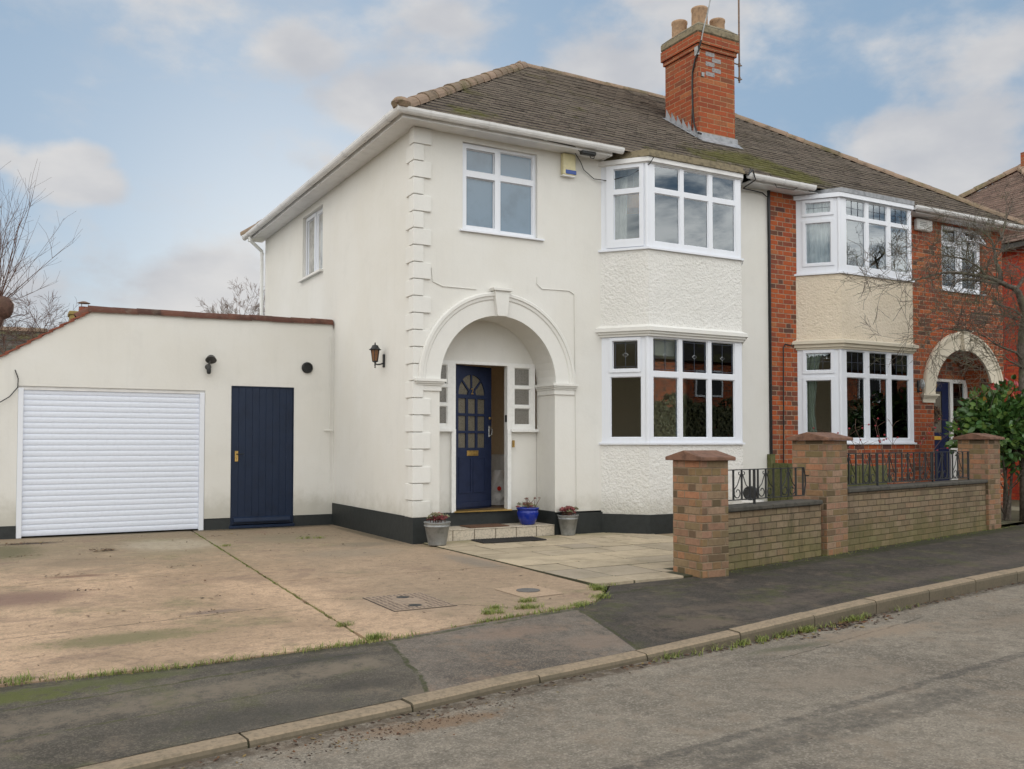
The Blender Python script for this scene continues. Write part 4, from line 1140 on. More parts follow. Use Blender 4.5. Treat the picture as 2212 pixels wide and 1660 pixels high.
# interior
mb = MB()
mb.face([(.30, .60, 2.75), (2.25, .60, 2.75), (2.25, 7.44, 2.75), (.30, 7.44, 2.75)]); mb.face([(2.25, .60, .36), (2.25, 7.44, .36), (2.25, 7.44, 2.75), (2.25, .60, 2.75)])
mb.face([(.30, .60, .36), (.30, .60, 2.75), (.30, 7.44, 2.75), (.30, 7.44, .36)])
mb.build('hall_lining', M_BEIGE, H1)
def room(H, x0, x1, y0, y1, z0, z1, wm, fm):
    mb = MB()
    if y1 < 7.4: mb.face([(x0, y1, z0), (x1, y1, z0), (x1, y1, z1), (x0, y1, z1)])
    mb.face([(x0, y0, z0), (x0, y1, z0), (x0, y1, z1), (x0, y0, z1)]); mb.face([(x1, y0, z0), (x1, y0, z1), (x1, y1, z1), (x1, y1, z0)]); mb.face([(x0, y0, z1), (x0, y1, z1), (x1, y1, z1), (x1, y0, z1)])
    mb.build('room_lining', wm, H); mb = MB(); mb.face([(x0, y0, z0), (x1, y0, z0), (x1, y1, z0), (x0, y1, z0)]); mb.build('floor', fm, H)
mb = MB(); mb.box(.3, 2.26, .55, 7.44, .30, .365); mb.build('floor', M_CARPET, H1)
room(H1, 2.4, 6.1, WT, 7.44, .40, 2.80, M_ROOM, M_CARPET); room(H1, 2.4, 6.1, WT, 4.2, 3.05, 5.40, M_ROOM, M_CARPET); room(H1, .3, 2.35, WT, 3.0, 3.05, 5.40, M_ROOM, M_CARPET); room(H1, .3, 2.35, 3.1, 6, 3.05, 5.40, M_ROOM, M_CARPET)
mb = MB(); mb.prism([(x, y + .03) if y < 0 else (x, .3) for x, y in bay_poly(0, -.03)], 'z', 2.78, 2.82); mb.prism([(x, y + .03) if y < 0 else (x, .3) for x, y in bay_poly(0, -.03)], 'z', 4.05, 4.08); mb.build('bay_lining', M_ROOM, H1)

# wall cable and quoin wire
def cable(path, r, name, label, mat=M_WHITE, parent=None):
    mb = MB(); mb.tube(path, r, 6)
    if parent: return mb.build(name, mat, parent)
    return tag(mb.build(name, mat), label, 'cable')
cable([(1.85, -.008, 3.62), (1.85, -.008, 3.52), (1.93, -.008, 3.46), (2.38, -.008, 3.47), (2.47, -.008, 3.42), (2.48, -.008, 2.4), (2.5, -.012, .34)], .006, 'wall_cable', '', M_WALL, H1)
cable([(.24, -.008, 3.60), (.26, -.008, 3.42), (.40, -.008, 3.37), (.9, -.008, 3.37)], .006, 'wall_cable', '', M_WALL, H1)

# ------------------------------------------------------------------ chimney on the party line
CHO = thing('chimney_stack', (6.215, 1.61, 6.5), 'tall red brick chimney stack with three clay pots and grey patched bricks', 'chimney')
mb = MB(); x0, x1, y0, y1 = CH
mb.box(x0, x1, y0, y1, 6.2, 8.14)
mb.build('shaft', M_BRICKH, CHO)
mb = MB(); mb.box(x0 - .03, x1 + .03, y0 - .03, y1 + .03, 8.14, 8.22); mb.box(x0 - .06, x1 + .06, y0 - .06, y1 + .06, 8.221, 8.40); mb.build('oversail_courses', M_BRICKH, CHO)
mb = MB(); mb.cbox(x0 - .07, x1 + .07, y0 - .07, y1 + .07, 8.401, 8.55, .03)
top = [(x0 + .08, y0 + .08), (x1 - .08, y0 + .08), (x1 - .08, y1 - .08), (x0 + .08, y1 - .08)]; bot = [(x0 - .05, y0 - .05), (x1 + .05, y0 - .05), (x1 + .05, y1 + .05), (x0 - .05, y1 + .05)]
for i in range(4): j = (i + 1) % 4; mb.face([(*bot[i], 8.55), (*bot[j], 8.55), (*top[j], 8.66), (*top[i], 8.66)])
mb.face([(*p, 8.66) for p in top]); mb.build('flaunching', M_FLAUNCH, CHO)
for (px, py, rr, ht) in [(5.95, 1.84, .14, .40), (6.06, 1.42, .145, .50), (6.47, 1.42, .135, .38)]:
    mb = MB(); mb.lathe((px, py, 8.50), [(rr + .004, 0), (rr, .05), (rr - .004, ht - .06), (rr + .006, ht - .045), (rr + .006, ht - .006), (rr, ht), (rr - .025, ht), (rr - .03, .1)], 24, caps=False); mb.build('chimney_pot', M_POT, CHO, smooth=True)
# flashing: stepped on the left face, apron at the front
mb = MB()
zr = lambda y: ZE + SL * (y + HOV)
for i in range(6):
    ya = y0 + (y1 - y0) * i / 6; yb = y0 + (y1 - y0) * (i + 1) / 6
    mb.prism([(ya - .02, zr(ya) + .03), (yb + .01, zr(yb) + .03), (yb - .01, zr(yb) + .06), (yb - .03, zr(yb) + .20), (ya + .0, zr(ya) + .10)], 'x', x0 - .006, x0 - .001)
mb.prism([(y0 - .16, zr(y0 - .16) + .045), (y0 - .003, zr(y0) + .04), (y0 - .003, zr(y0) + .15), (y0 - .012, zr(y0) + .15), (y0 - .02, zr(y0) + .06), (y0 - .16, zr(y0 - .16) + .052)], 'x', x0 - .05, x1 + .05)
mb.box(x0 - .05, x0 - .0065, y0 - .05, y1 + .05, 0, 0) if False else None
mb.prism([(y0 - .02, zr(y0) + .035), (y1, zr(y1) + .035), (y1, zr(y1) + .042), (y0 - .02, zr(y0) + .042)], 'x', x0 - .08, x0 - .0065)
mb.build('flashing', M_LEAD, CHO)
mb = MB(); random.seed(9)
for (u, v_) in [(6.065, 8.085), (6.21, 7.997), (6.065, 7.91), (6.21, 7.822), (6.065, 7.735)]:
    mb.box(u - .10, u + .10, y0 - .004, y0 - .001, v_ - .036, v_ + .036)
mb.build('patched_brick', m_simple('grey_brick_patch', (.30, .29, .29), .9, .4, .4, 25.), CHO, split=True)
am = thing('aerial_mast', (6.82, 1.24, 7.76), 'thin rusty aerial mast clamped to the right side of the chimney', 'aerial mast')
mb = MB(); mb.tube([(6.82, 1.24, 7.76), (6.82, 1.24, 10.6)], .016, 8); mb.build('pole', M_RUST, am)
for zb in (8.08, 7.83):
    mb = MB(); mb.tube([(6.63, 1.24, zb - .02), (6.68, 1.24, zb + .01), (6.88, 1.24, zb)], .012, 6); mb.tube([(6.82, 1.24, zb - .03), (6.82, 1.24, zb + .03)], .024, 8); mb.build('bracket', M_RUST, am)
tc = thing('aerial_cable', (5.80, 1.14, 6.6), 'black cable looped down the front corner of the chimney from a leaning wire', 'cable')
mb = MB(); mb.tube([(6.02, 1.0, 9.3), (5.93, 1.06, 8.75), (5.84, 1.08, 8.42), (5.80, 1.08, 8.25)], .012, 6); mb.build('stay_wire', M_GALV, tc)
mb = MB(); mb.tube([(5.80, 1.08, 8.25), (5.775, 1.14, 8.05), (5.775, 1.22, 7.95), (5.785, 1.30, 7.75), (5.79, 1.31, 7.45), (5.79, 1.30, 7.1), (5.79, 1.27, 6.85), (5.78, 1.19, 6.68), (5.76, 1.05, 6.6)], .016, 6)
mb.tube([(5.79, 1.31, 7.2), (5.79, 1.33, 6.9), (5.79, 1.33, 6.75)], .008, 6); mb.build('black_cable', M_BLACK, tc)
mb = MB(); mb.box(5.765, 5.80, 1.13, 1.22, 8.02, 8.17); mb.box(5.86, 5.92, 1.14, 1.158, 7.66, 7.73); mb.build('junction_box', M_GALV, tc, split=True)

# ================================================================== BRICK HOUSE
H2 = thing('brick_house', (PARTY, 0, 0), 'red brick semi-detached house with a beige roughcast bay and a cream arch', 'house')
DX = 3.945; XC2 = 11.235; RI2 = .86; ZS2 = 2.20
hs = [(XC2 - RI2, XC2 + RI2, .0, 3.08), (10.66, 11.88, 4.16, 5.40), (7.05, 9.40, .6, 2.85), (7.05, 9.40, 3.2, 5.38)]
mb = MB(); mb.holes(PARTY + .003, XE, 0, EAVE + .06, hs, 0, WT); arch_wall(mb, XC2, RI2, ZS2, 3.08, XC2 - RI2, XC2 + RI2, 0, .5)
mb.face([(XC2 - RI2, WT, 0), (XC2 - RI2, .5, 0), (XC2 - RI2, .5, ZS2), (XC2 - RI2, WT, ZS2)]); mb.face([(XC2 + RI2, WT, 0), (XC2 + RI2, WT, ZS2), (XC2 + RI2, .5, ZS2), (XC2 + RI2, .5, 0)])
mb.box(XE - .25, XE, WT, DEPTH, 0, EAVE + .06); mb.M = frame(0, DEPTH - .25, 0); mb.holes(PARTY + .003, XE - .25, 0, EAVE + .06, [(6.9, 9.6, .7, 2.6)], 0, .25); mb.M = None  # unseen rear window opening added to let light into the room
mb.box(XC2 - RI2, XC2 + RI2, .52, .60, 2.54, 3.2)
mb.build('wall', M_BRICK, H2)
mb = MB(); mb.box(PARTY - .012, PARTY + .025, -.035, 0, .0, EAVE + .0); mb.build('party_seam', M_BLACK, H2)
mb = MB(); mb.prism(bay_poly(DX, .015), 'z', .0, 1.30); mb.build('bay_wall', M_BRICK, H2)
mb = MB(); mb.prism(bay_poly(DX, .015), 'z', 2.985, 4.075); mb.build('bay_wall', M_CAST2, H2)
mb = MB(); mb.prism(bay_poly(DX, .10), 'z', 2.93, 2.975); mb.prism(bay_poly(DX, .03), 'z', 2.84, 2.929); mb.prism(bay_poly(DX, .06), 'z', 2.875, 2.928)
p0 = bay_poly(DX, .10); p1 = bay_poly(DX, .012)
for i in range(3): mb.face([(*p0[i], 2.976), (*p0[i + 1], 2.976), (*p1[i + 1], 3.01), (*p1[i], 3.01)])
mb.build('bay_canopy', M_CREAM, H2)
mb = MB(); mb.prism(bay_poly(DX, .05), 'z', 5.345, 5.415); mb.build('bay_fascia', M_UPVC, H2)
mb = MB(); mb.prism([(x, y if y < 0 else .25) for x, y in bay_poly(DX, .06)], 'z', 5.416, 5.49); mb.build('bay_roof', M_LEAD, H2)
lc2 = [(.135, .53, 1.375, 2.335), (.135, .53, 2.495, 2.785)]
F2 = [(7.445, 7.886), (7.996, 8.443), (8.539, 8.99)]
gl3 = lambda a, b, c, e: grid_lead(a, b, c, e, 4, 2)
gl2 = lambda a, b, c, e: grid_lead(a, b, c, e, 3, 2)
cant_frames(DX, H2, (1.31, 2.842), lc2, None, F2, [(1.375, 2.385), (2.445, 2.815)], 'two', leadf=gl2)
uc2 = [(.15, .545, 4.275, 4.945), (.15, .545, 5.11, 5.285)]
F2u = [(7.474, 7.936), (8.019, 8.477), (8.568, 9.03)]
cant_frames(DX, H2, (4.11, 5.35), uc2, None, F2u, [(4.23, 5.0), (5.065, 5.33)], 'two', leadf=gl2, glassf=M_GLASSU)
w = window(H2, frame(0, .05, 0), 10.668, 11.90, 4.17, 5.41, [(10.74, 11.17, 4.25, 5.02), (11.30, 11.76, 4.25, 5.0), (10.74, 11.17, 5.10, 5.34), (11.30, 11.78, 5.10, 5.34)],
           sashes=[(10.70, 11.21, 5.06, 5.38, [(10.74, 11.17, 5.10, 5.34)]), (11.25, 11.81, 4.20, 5.04, [(11.30, 11.76, 4.25, 5.0)])], sill=(10.62, 11.95, 4.17, .09),
           lead=grid_lead(10.74, 11.17, 4.25, 5.02, 2, 4) + grid_lead(11.30, 11.76, 4.25, 5.0, 2, 4))
# top-hung vent standing open
mb = MB(frame(11.25, .045, 0) @ Matrix.Translation((0, 0, 5.39)) @ Matrix.Rotation(radians(-33), 4, 'X') @ Matrix.Translation((0, 0, -5.39)))
mb.holes(0, .56, 5.06, 5.39, [(.05, .51, 5.105, 5.345)], 0, .03); mb.face([(0, 0, 5.06), (.56, 0, 5.06), (.56, .03, 5.06), (0, .03, 5.06)]); mb.build('open_vent', M_UPVC, w)
mb = MB(); arch_ring(mb, XC2, ZS2, [(RI2, .02), (RI2, -.04), (1.08, -.04), (1.095, -.055), (1.13, -.06), (1.14, -.075), (1.18, -.075), (1.195, -.05), (1.195, .01)], 56); mb.build('arch_surround', M_CREAM, H2)
mb = MB(); mb.prism([(XC2 - .07, 3.03), (XC2 + .07, 3.03), (XC2 + .11, 3.38), (XC2 - .11, 3.38)], 'y', -.105, 0.005); mb.prism([(XC2 - .14, 3.382), (XC2 + .14, 3.382), (XC2 + .15, 3.42), (XC2 - .15, 3.42)], 'y', -.13, .005); mb.build('keystone', M_CREAM, H2)
impost(10.04, XC2 - RI2, XC2 - RI2, ZS2, H2, M_CREAM, 2.04); impost(XC2 + RI2, 12.42, XC2 + RI2, ZS2, H2, M_CREAM, 2.04)
s2 = window(H2, frame(0, .49, 0), 10.38, 12.08, 0, 2.54, [(10.86, 11.54, 0.16, 2.49), (11.63, 11.98, 1.2, 2.47)], name='porch_screen', fr_mat=M_WHITE, depth=.08, bottom=False)
for c in kids(s2):
    if c.name.startswith('pane') and c.data.vertices[0].co.x + PARTY < 11: bpy.data.objects.remove(c); break
mb = MB(); mb.holes(10.87, 11.53, .165, 2.485, [(10.95, 11.33, 1.50, 2.30)], .52, .56); d2 = mb.build('front_door', M_ROYAL, H2)
mb = MB(); mb.box(10.95, 11.33, .535, .54, 1.5, 2.3); mb.build('pane', M_FROSTD, d2)
mb = MB(); mb.cbox(11.02, 11.28, .505, .52, 1.36, 1.43, .003); mb.build('letter_plate', m_simple('bright_brass', (.75, .50, .08), .3, .1, metal=.6), d2)
for a, b in ((10.95, 11.17), (11.23, 11.45)):
    mb = MB(); mb.cbox(a, b, .51, .521, .55, 1.25, .008); mb.build('door_panel', M_ROYAL, d2)
text_obj('4', .12, Matrix.Translation((11.15, .513, 2.40)), M_BRASS, d2, 'house_number')
mb = MB(); mb.box(PARTY, 9.42, -.27, 0, EAVE, EAVE + .012); mb.box(9.42, XE + .27, -.27, 0, EAVE + .0, EAVE + .012); mb.box(XE, XE + .27, 0, DEPTH + .27, EAVE, EAVE + .012)
mb.build('soffit', M_PLASTIC, H2, split=True)
mb = MB(); mb.box(PARTY + .002, 6.88, -.285, -.27, EAVE - .012, EAVE + .11); mb.box(9.56, XE + .285, -.285, -.27, EAVE - .012, EAVE + .11); mb.box(XE + .27, XE + .285, -.27, DEPTH + .28, EAVE - .012, EAVE + .11); mb.build('fascia', M_PLASTIC, H2, split=True)
gutter(H2, [(PARTY, -.345), (6.95, -.345)], 5.516); gutter(H2, [(9.45, -.345), (XE + .345, -.345), (XE + .345, DEPTH + .33)], 5.516)
mb = MB(); R2 = XE + HOV - PARTY
tile_slope(mb, (PARTY, -HOV, ZE), (1, 0), (0, 1), SL, 0, RUN, lambda d_: 0., lambda d_: R2 - d_, seed=31, skip=lambda u, d_: u + PARTY < CH[1] and CH[2] < d_ - HOV < CH[3])
tile_slope(mb, (XE + HOV, -HOV, ZE), (0, 1), (-1, 0), SL, 0, RUN, lambda d_: d_, lambda d_: 2 * RUN - d_, seed=32)
tile_slope(mb, (XE + HOV, DEPTH + HOV, ZE), (-1, 0), (0, -1), SL, 0, RUN, lambda d_: d_, lambda d_: R2, seed=33)
mb.build('roof', M_TILE, H2)
mb = MB(); AX2 = XE - APX; ridge(mb, (PARTY, APY, APZ - .02), (AX2 + .1, APY, APZ - .02), .095, .45, 15, 1.05); ridge(mb, (XE + HOV - .05, -HOV + .05, ZE + .03), (AX2, APY, APZ + .0), .10, .38, 14, 1.08)
ridge(mb, (XE + HOV, DEPTH + HOV, ZE + .02), (AX2, APY, APZ + .02), .12, .4, 16); mb.build('ridge_tiles', M_RIDGE, H2)
room(H2, 6.4, 10.0, WT, 7.44, .2, 2.80, M_ROOM, M_CARPET); room(H2, 6.4, 10.0, WT, 4.2, 3.05, 5.40, M_ROOM, M_CARPET); room(H2, 10.2, 12.2, WT, 3., 3.05, 5.40, M_ROOM, M_CARPET); room(H2, 10.3, 12.2, .61, 4, .1, 2.6, M_BEIGE, M_CARPET)
mb = MB(); mb.tube([(6.72, -.05, 2.90), (6.56, -.05, 2.92), (6.52, -.05, 2.86), (6.52, -.04, 1.5), (6.50, -.04, .2)], .012, 6); mb.build('overflow_pipe', M_BLACK, H2)

# alarm boxes
ab = thing('alarm_box', (2.35, -.0, 5.1), 'yellowed plastic alarm box with a blue strip under the white eaves', 'alarm box')
mb = MB(); mb.cbox(2.245, 2.46, -.075, 0, 5.11, 5.42, .012); mb.build('casing', M_YELPL, ab)
mb = MB(); mb.cbox(2.285, 2.465, -.082, -.05, 5.125, 5.185, .006); mb.build('lens', M_BLUEPL, ab)
mb = MB(); mb.box(2.24, 2.45, -.07, 0, 5.095, 5.11); mb.build('base', M_WHITE, ab)
ab = thing('alarm_box', (10.1, 0, 5.2), 'wide cream alarm box on the red brick wall between the bay and the small window', 'alarm box')
mb = MB(); mb.cbox(9.87, 10.30, -.09, 0, 5.19, 5.40, .02); mb.build('casing', M_WHITE, ab)
for zz in (5.33, 5.30, 5.27): mb = MB(); mb.box(9.93, 10.12, -.093, -.09, zz, zz + .008); mb.build('slot', M_GREYPL, ab)
el = thing('eaves_cable', (2.5, -.2, 5.4), 'loose black cable and connector hanging from the white eaves to the bay', 'cable')
mb = MB(); mb.tube([(2.42, -.10, 5.44), (2.55, -.06, 5.33), (2.62, -.03, 5.24), (2.80, -.03, 5.13), (3.02, -.08, 5.12), (3.25, -.30, 5.18), (3.40, -.56, 5.30), (3.42, -.63, 5.38)], .006, 6)
mb.tube([(1.2, -.288, 5.48), (2.3, -.29, 5.45), (2.45, -.20, 5.42)], .006, 6); mb.tube([(2.56, -.25, 5.42), (2.60, -.24, 5.35), (2.66, -.23, 5.35), (2.68, -.24, 5.42)], .007, 6); mb.build('wire', M_BLACK, el)
mb = MB(); mb.cbox(2.42, 2.66, -.30, -.22, 5.375, 5.425, .01); mb.build('connector', M_BLACK, el)
mb = MB(); mb.tube([(5.27, -.63, 5.49), (5.22, -.64, 5.38), (5.52, -.42, 5.56), (5.60, -.40, 5.42), (5.62, -.1, 5.36), (6.1, -.03, 5.37), (6.22, -.04, 5.30), (6.24, -.045, 4.6), (6.25, -.05, 2.6), (6.25, -.05, .9)], .010, 6)
mb.tube([(5.9, -.40, 5.56), (6.15, -.30, 5.40), (6.5, -.32, 5.40), (6.7, -.40, 5.52)], .006, 6)
tag(mb.build('party_wall_cable', M_BLACK), 'black cable running down the joint between the white and the brick house', 'cable')

# ================================================================== GARAGE
GY = 3.26
GR = thing('garage', (-2.5, GY, 0), 'white rendered garage with a red tiled coping, joined to the left of the house', 'garage')
mb = MB(frame(0, GY, 0)); mb.holes(-5.1, 0, .17, 2.2, [(-4.46, -1.99, 0, 2.085), (-1.607, -.645, 0, 2.172)], 0, .25)
mb.M = None; mb.face([(-5.1, GY, 2.2), (0, GY, 2.2), (0, GY, 3.2), (-3.50, GY, 3.2), ]); mb.face([(-5.1, GY + .25, 2.2), (-3.5, GY + .25, 3.2), (0, GY + .25, 3.2), (0, GY + .25, 2.2)])
mb.box(-5.1, -4.88, GY + .25, 8.2, 0, 2.2); mb.box(-4.88, -.2, 8.0, 8.2, 0, 2.2)
mb.build('wall', M_WALL, GR)
mb = MB(); mb.box(-5.1, -4.46, GY - .012, GY + .2, 0, .175, skip='b'); mb.box(-1.985, -1.61, GY - .012, GY + .2, 0, .16, skip='b'); mb.box(-.642, 0, GY - .012, GY + .2, 0, .17, skip='b'); mb.build('plinth', M_BLACKP, GR, split=True)
mb = MB(); ridge(mb, (-3.58, GY + .06, 3.16), (-.02, GY + .06, 3.19), .095, .30, 8, 1.05, 10); ridge(mb, (-3.72, GY + .06, 3.06), (-3.54, GY + .06, 3.17), .095, .2, 9, 1.0, 10)
mb.lathe((-.02, GY + .06, 3.19), [(.0, 0), (.094, .001)], 16, 'x'); mb.build('coping', M_RIDGER, GR)
mb = MB()
k = 12
for i in range(k):
    xa = -5.16 + (1.60) * i / k; za = 2.17 + (1.0) * i / k; xb = xa + 1.60 / k + .05; zb = za + (1.0 / k) + .02
    mb.prism([(xa, za + .012), (xb, zb - .008), (xb, zb + .012), (xa, za + .035)], 'y', GY - .035, 8.25)
mb.build('roof', M_REDTILE, GR)
mb = MB(); mb.face([(-3.55, GY + .3, 3.05), (0, GY + .3, 3.05), (0, 8.2, 2.95), (-3.55, 8.2, 2.95)]); mb.box(-3.6, 0, 8.0, 8.2, 2.2, 2.96); mb.build('flat_roof', M_LEAD, GR)
# roller door
mb = MB(); N = 26; hh = (2.05 - .02) / N
for i in range(N):
    z0 = .02 + hh * i
    prof = [(0.050, z0), (0.042, z0 + hh * .05), (.038, z0 + hh * .3), (.037, z0 + hh * .6), (.040, z0 + hh * .9), (.046, z0 + hh * .98), (.050, z0 + hh)]
    for (ya, za), (yb, zb) in zip(prof, prof[1:]): mb.face([(-4.42, GY + ya, za), (-2.04, GY + ya, za), (-2.04, GY + yb, zb), (-4.42, GY + yb, zb)])
rd = mb.build('roller_door', m_simple('door_lacquer', (.70, .74, .83), .35, .05), GR)
mb = MB(); mb.cbox(-4.458, -4.39, GY - .006, GY + .09, 0.0, 2.05, .005); mb.cbox(-2.065, -1.995, GY - .006, GY + .09, 0.0, 2.05, .005); mb.build('guide_rail', M_UPVC, rd, split=True)
mb = MB(); mb.box(-4.458, -1.992, GY + .02, GY + .20, 2.035, 2.084); mb.build('door_header', M_PLASTIC, rd)
mb = MB(); mb.box(-4.45, -2.0, GY + .20, GY + .21, 0, 2.09); mb.build('door_backing', M_GREYPL, rd)
# side door
mb = MB(); n = 9; bw = .935 / n
for i in range(n): mb.cbox(-1.595 + bw * i, -1.595 + bw * (i + 1) - .001, GY + .012, GY + .05, .06, 2.15, .0025)
sdr = mb.build('side_door', M_NAVY, GR)
mb = MB(); mb.box(-1.605, -1.592, GY - .004, GY + .06, 0.05, 2.168); mb.box(-.66, -.647, GY - .004, GY + .06, .05, 2.168); mb.box(-1.592, -.66, GY + .0, GY + .06, 2.152, 2.168); mb.build('door_frame', M_NAVY, sdr)
mb = MB(); mb.prism([(GY - .045, .10), (GY + .012, .095), (GY + .012, .175), (GY - .01, .16), (GY - .045, .115)], 'x', -1.56, -.70); mb.cbox(-1.63, -.62, GY - .03, GY + .04, .0, .05, .01); mb.build('weatherboard', M_NAVY, sdr)
mb = MB(); mb.cbox(-1.545, -1.495, GY + .004, GY + .013, 1.02, 1.18, .002); mb.build('lock_plate', M_BRASS, sdr)
mb = MB(); mb.tube([(-1.52, GY + .0, 1.13), (-1.52, GY - .035, 1.13), (-1.42, GY - .04, 1.135)], .008, 8); mb.lathe((-1.52, GY + .003, 1.06), [(.006, 0), (.006, -.003)], 8, 'y'); mb.build('handle', M_BLACK, sdr)
room(GR, -4.85, -.25, GY + .26, 7.9, 0.01, 2.19, M_ROOM, M_CONC)
# fittings on the garage
sl_ = thing('security_light', (-1.94, GY, 2.42), 'dark grey flood light with a motion sensor on the garage wall above the roller door', 'security light')
mb = MB(); mb.lathe((-1.955, GY, 2.44), [(.045, 0), (.045, -.03), (.03, -.05), (.028, -.09)], 16, 'y'); mb.tube([(-1.955, GY - .07, 2.44), (-1.95, GY - .09, 2.50), (-1.93, GY - .10, 2.53)], .016, 8); mb.build('mount', M_GREYPL, sl_)
mb = MB(Matrix.Translation((-1.93, GY - .10, 2.555)) @ Matrix.Rotation(radians(-35), 4, 'X') @ Matrix.Rotation(radians(8), 4, 'Y'))
mb.lathe((0, 0, 0), [(.02, .05), (.045, .045), (.06, .025), (.078, -.015), (.082, -.024), (.075, -.024)], 20); mb.build('lamp_head', M_GREYPL, sl_)
mb = MB(Matrix.Translation((-1.93, GY - .10, 2.555)) @ Matrix.Rotation(radians(-35), 4, 'X') @ Matrix.Rotation(radians(8), 4, 'Y')); mb.lathe((0, 0, 0), [(.0, -.022), (.074, -.023)], 20, caps=False); mb.build('lens', M_GALV, sl_)
mb = MB(); mb.lathe((-1.955, GY - .075, 2.38), [(.0, -.05), (.02, -.048), (.032, -.025), (.032, .02), (.02, .04)], 14); mb.build('sensor', M_BLKPL, sl_)
v = thing('wall_vent', (-.44, GY, 2.49), 'round black extractor vent on the garage wall right of the navy door', 'vent')
mb = MB(); mb.lathe((-.44, GY, 2.49), [(.088, 0), (.088, -.03), (.075, -.045), (.066, -.045), (.06, -.02), (.0, -.02)], 28, 'y', caps=False); mb.build('cowl', M_BLKPL, v, smooth=False)
mb = MB()
for i in range(-3, 4): hw = sqrt(max(0, .062 ** 2 - (i * .017) ** 2)); mb.box(-.44 - hw, -.44 + hw, GY - .034, GY - .028, 2.49 + i * .017 - .003, 2.49 + i * .017 + .003)
mb.build('grille', M_BLKPL, v)
mb = MB(); mb.tube([(-.07, GY - .03, 3.0), (-.07, GY - .03, 1.52)], .008, 6); mb.tube([(-.17, GY - .05, 1.50), (-.04, GY - .05, 1.50)], .014, 8); mb.tube([(-.07, GY - .02, 1.5), (-.06, GY - .02, .75), (-.075, GY - .03, .68)], .006, 6)
tag(mb.build('outlet_pipe', M_WALL), 'small white pipe stub and cable in the corner between garage and house', 'pipe')

# wall lantern on the side wall
LN = thing('wall_lantern', (0, 1.14, 2.3), 'black coach lantern with amber glass on the side wall of the white house', 'wall lantern')
LX, LY = -.17, 1.03
mb = MB(); mb.cbox(-.02, 0, LY - .045, LY + .045, 2.27, 2.50, .012); mb.tube([(-.02, LY, 2.34), (-.08, LY, 2.32), (-.13, LY, 2.315), (LX, LY, 2.33)], .013, 8); mb.lathe((LX, LY, 2.25), [(.0, 0), (.012, .005), (.012, .02), (.008, .03), (.014, .05), (.014, .10), (.02, .11)], 10); mb.build('bracket', M_BLACK, LN)
mb = MB(); mb.lathe((LX, LY, 2.36), [(.045, 0), (.075, .21)], 6, caps=False); mb.build('glass', M_AMBER, LN)
mb = MB(); mb.lathe((LX, LY, 2.345), [(.015, 0), (.05, .015), (.05, .03)], 6)
for i in range(6):
    a = 2 * pi * i / 6; mb.tube([(LX + .047 * cos(a), LY + .047 * sin(a), 2.36), (LX + .078 * cos(a), LY + .078 * sin(a), 2.575)], .006, 4)
mb.build('cage', M_BLACK, LN)
mb = MB(); mb.lathe((LX, LY, 2.565), [(.105, 0), (.108, .008), (.085, .02), (.062, .055), (.052, .08), (.02, .09), (.010, .10), (.012, .12), (.006, .13)], 12); mb.build('hood', M_BLACK, LN); LN.scale = (.8, .8, .8); LN.location.z += .08

# ------------------------------------------------------------------ pots and mats
def leaves(mb, c, rad, n, size, rnd, squash=.7):
    for i in range(n):
        v = Vector((rnd.gauss(0, 1), rnd.gauss(0, 1), abs(rnd.gauss(0, 1)) * squash)).normalized() * rad * rnd.uniform(.5, 1)
        p = Vector(c) + v; t = Vector((rnd.gauss(0, 1), rnd.gauss(0, 1), rnd.gauss(0, 1))).normalized(); b = t.orthogonal().normalized(); s_ = size * rnd.uniform(.6, 1.3); mb.cur = rnd.random()
        mb.face([p - t * s_, p + b * s_ * .5, p + t * s_, p - b * s_ * .5])
def bucket(x, y, label, r0, r1, h, seed, red=True):
    B = thing('bucket_planter', (x, y, 0.015), label, 'planter', None); rnd = random.Random(seed)
    mb = MB(); mb.lathe((x, y, .015), [(r0 * .92, 0), (r0, .004), (r0, .02), (r0 + (r1 - r0) * .8, h * .80), (r0 + (r1 - r0) * .8 + .005, h * .81), (r0 + (r1 - r0) * .84 + .005, h * .84), (r0 + (r1 - r0) * .85, h * .86), (r1, h - .01), (r1 + .007, h - .003), (r1 + .004, h + .004), (r1 - .006, h), (r1 - .02, h - .05)], 32)
    mb.build('bucket', M_GALV, B, smooth=True)
    for sgn in (-1, 1):
        mb = MB(); mb.tube([(x + sgn * (r1 - .002), y - .03, h - .035), (x + sgn * (r1 + .012), y, h - .02), (x + sgn * (r1 - .002), y + .03, h - .035)], .006, 6); mb.build('ear', M_GALV, B)
    mb = MB(); mb.lathe((x, y, 0), [(0, h - .03), (r1 - .02, h - .035)], 20, caps=False); mb.build('soil', M_SOIL, B)
    mb = MB(); mb2 = MB()
    for i in range(24):
        a = rnd.uniform(0, 2 * pi); rr = rnd.uniform(0, .12); bx, by = x + rr * cos(a), y + rr * sin(a); tx, ty, tz = bx + rnd.uniform(-.03, .03), by + rnd.uniform(-.03, .03), h + rnd.uniform(.03, .11)
        mb2.tube([(bx, by, h - .05), (tx, ty, tz)], .003, 4)
        (mb if rnd.random() < .75 else mb).m = 0 if rnd.random() < (.7 if red else .4) else 1; leaves(mb, (tx, ty, tz), .045, 34, .019, rnd)
    p = mb.build('plant', [M_SEDUM, M_SEDUM2], B); mb2.build('stem', M_STEM, p)
    return B
bucket(.171, -.36, 'weathered galvanised bucket of red succulents at the left of the porch steps', .115, .165, .29, 1)
bucket(2.277, -.13, 'pale galvanised bucket of reddish succulents at the right of the porch steps', .10, .145, .28, 2)
BP = thing('plant_pot', (1.80, .17, .162), 'glazed royal blue pot of reddish green plants standing on the porch step', 'plant pot')
bx, by, bz = 1.80, .17, .162
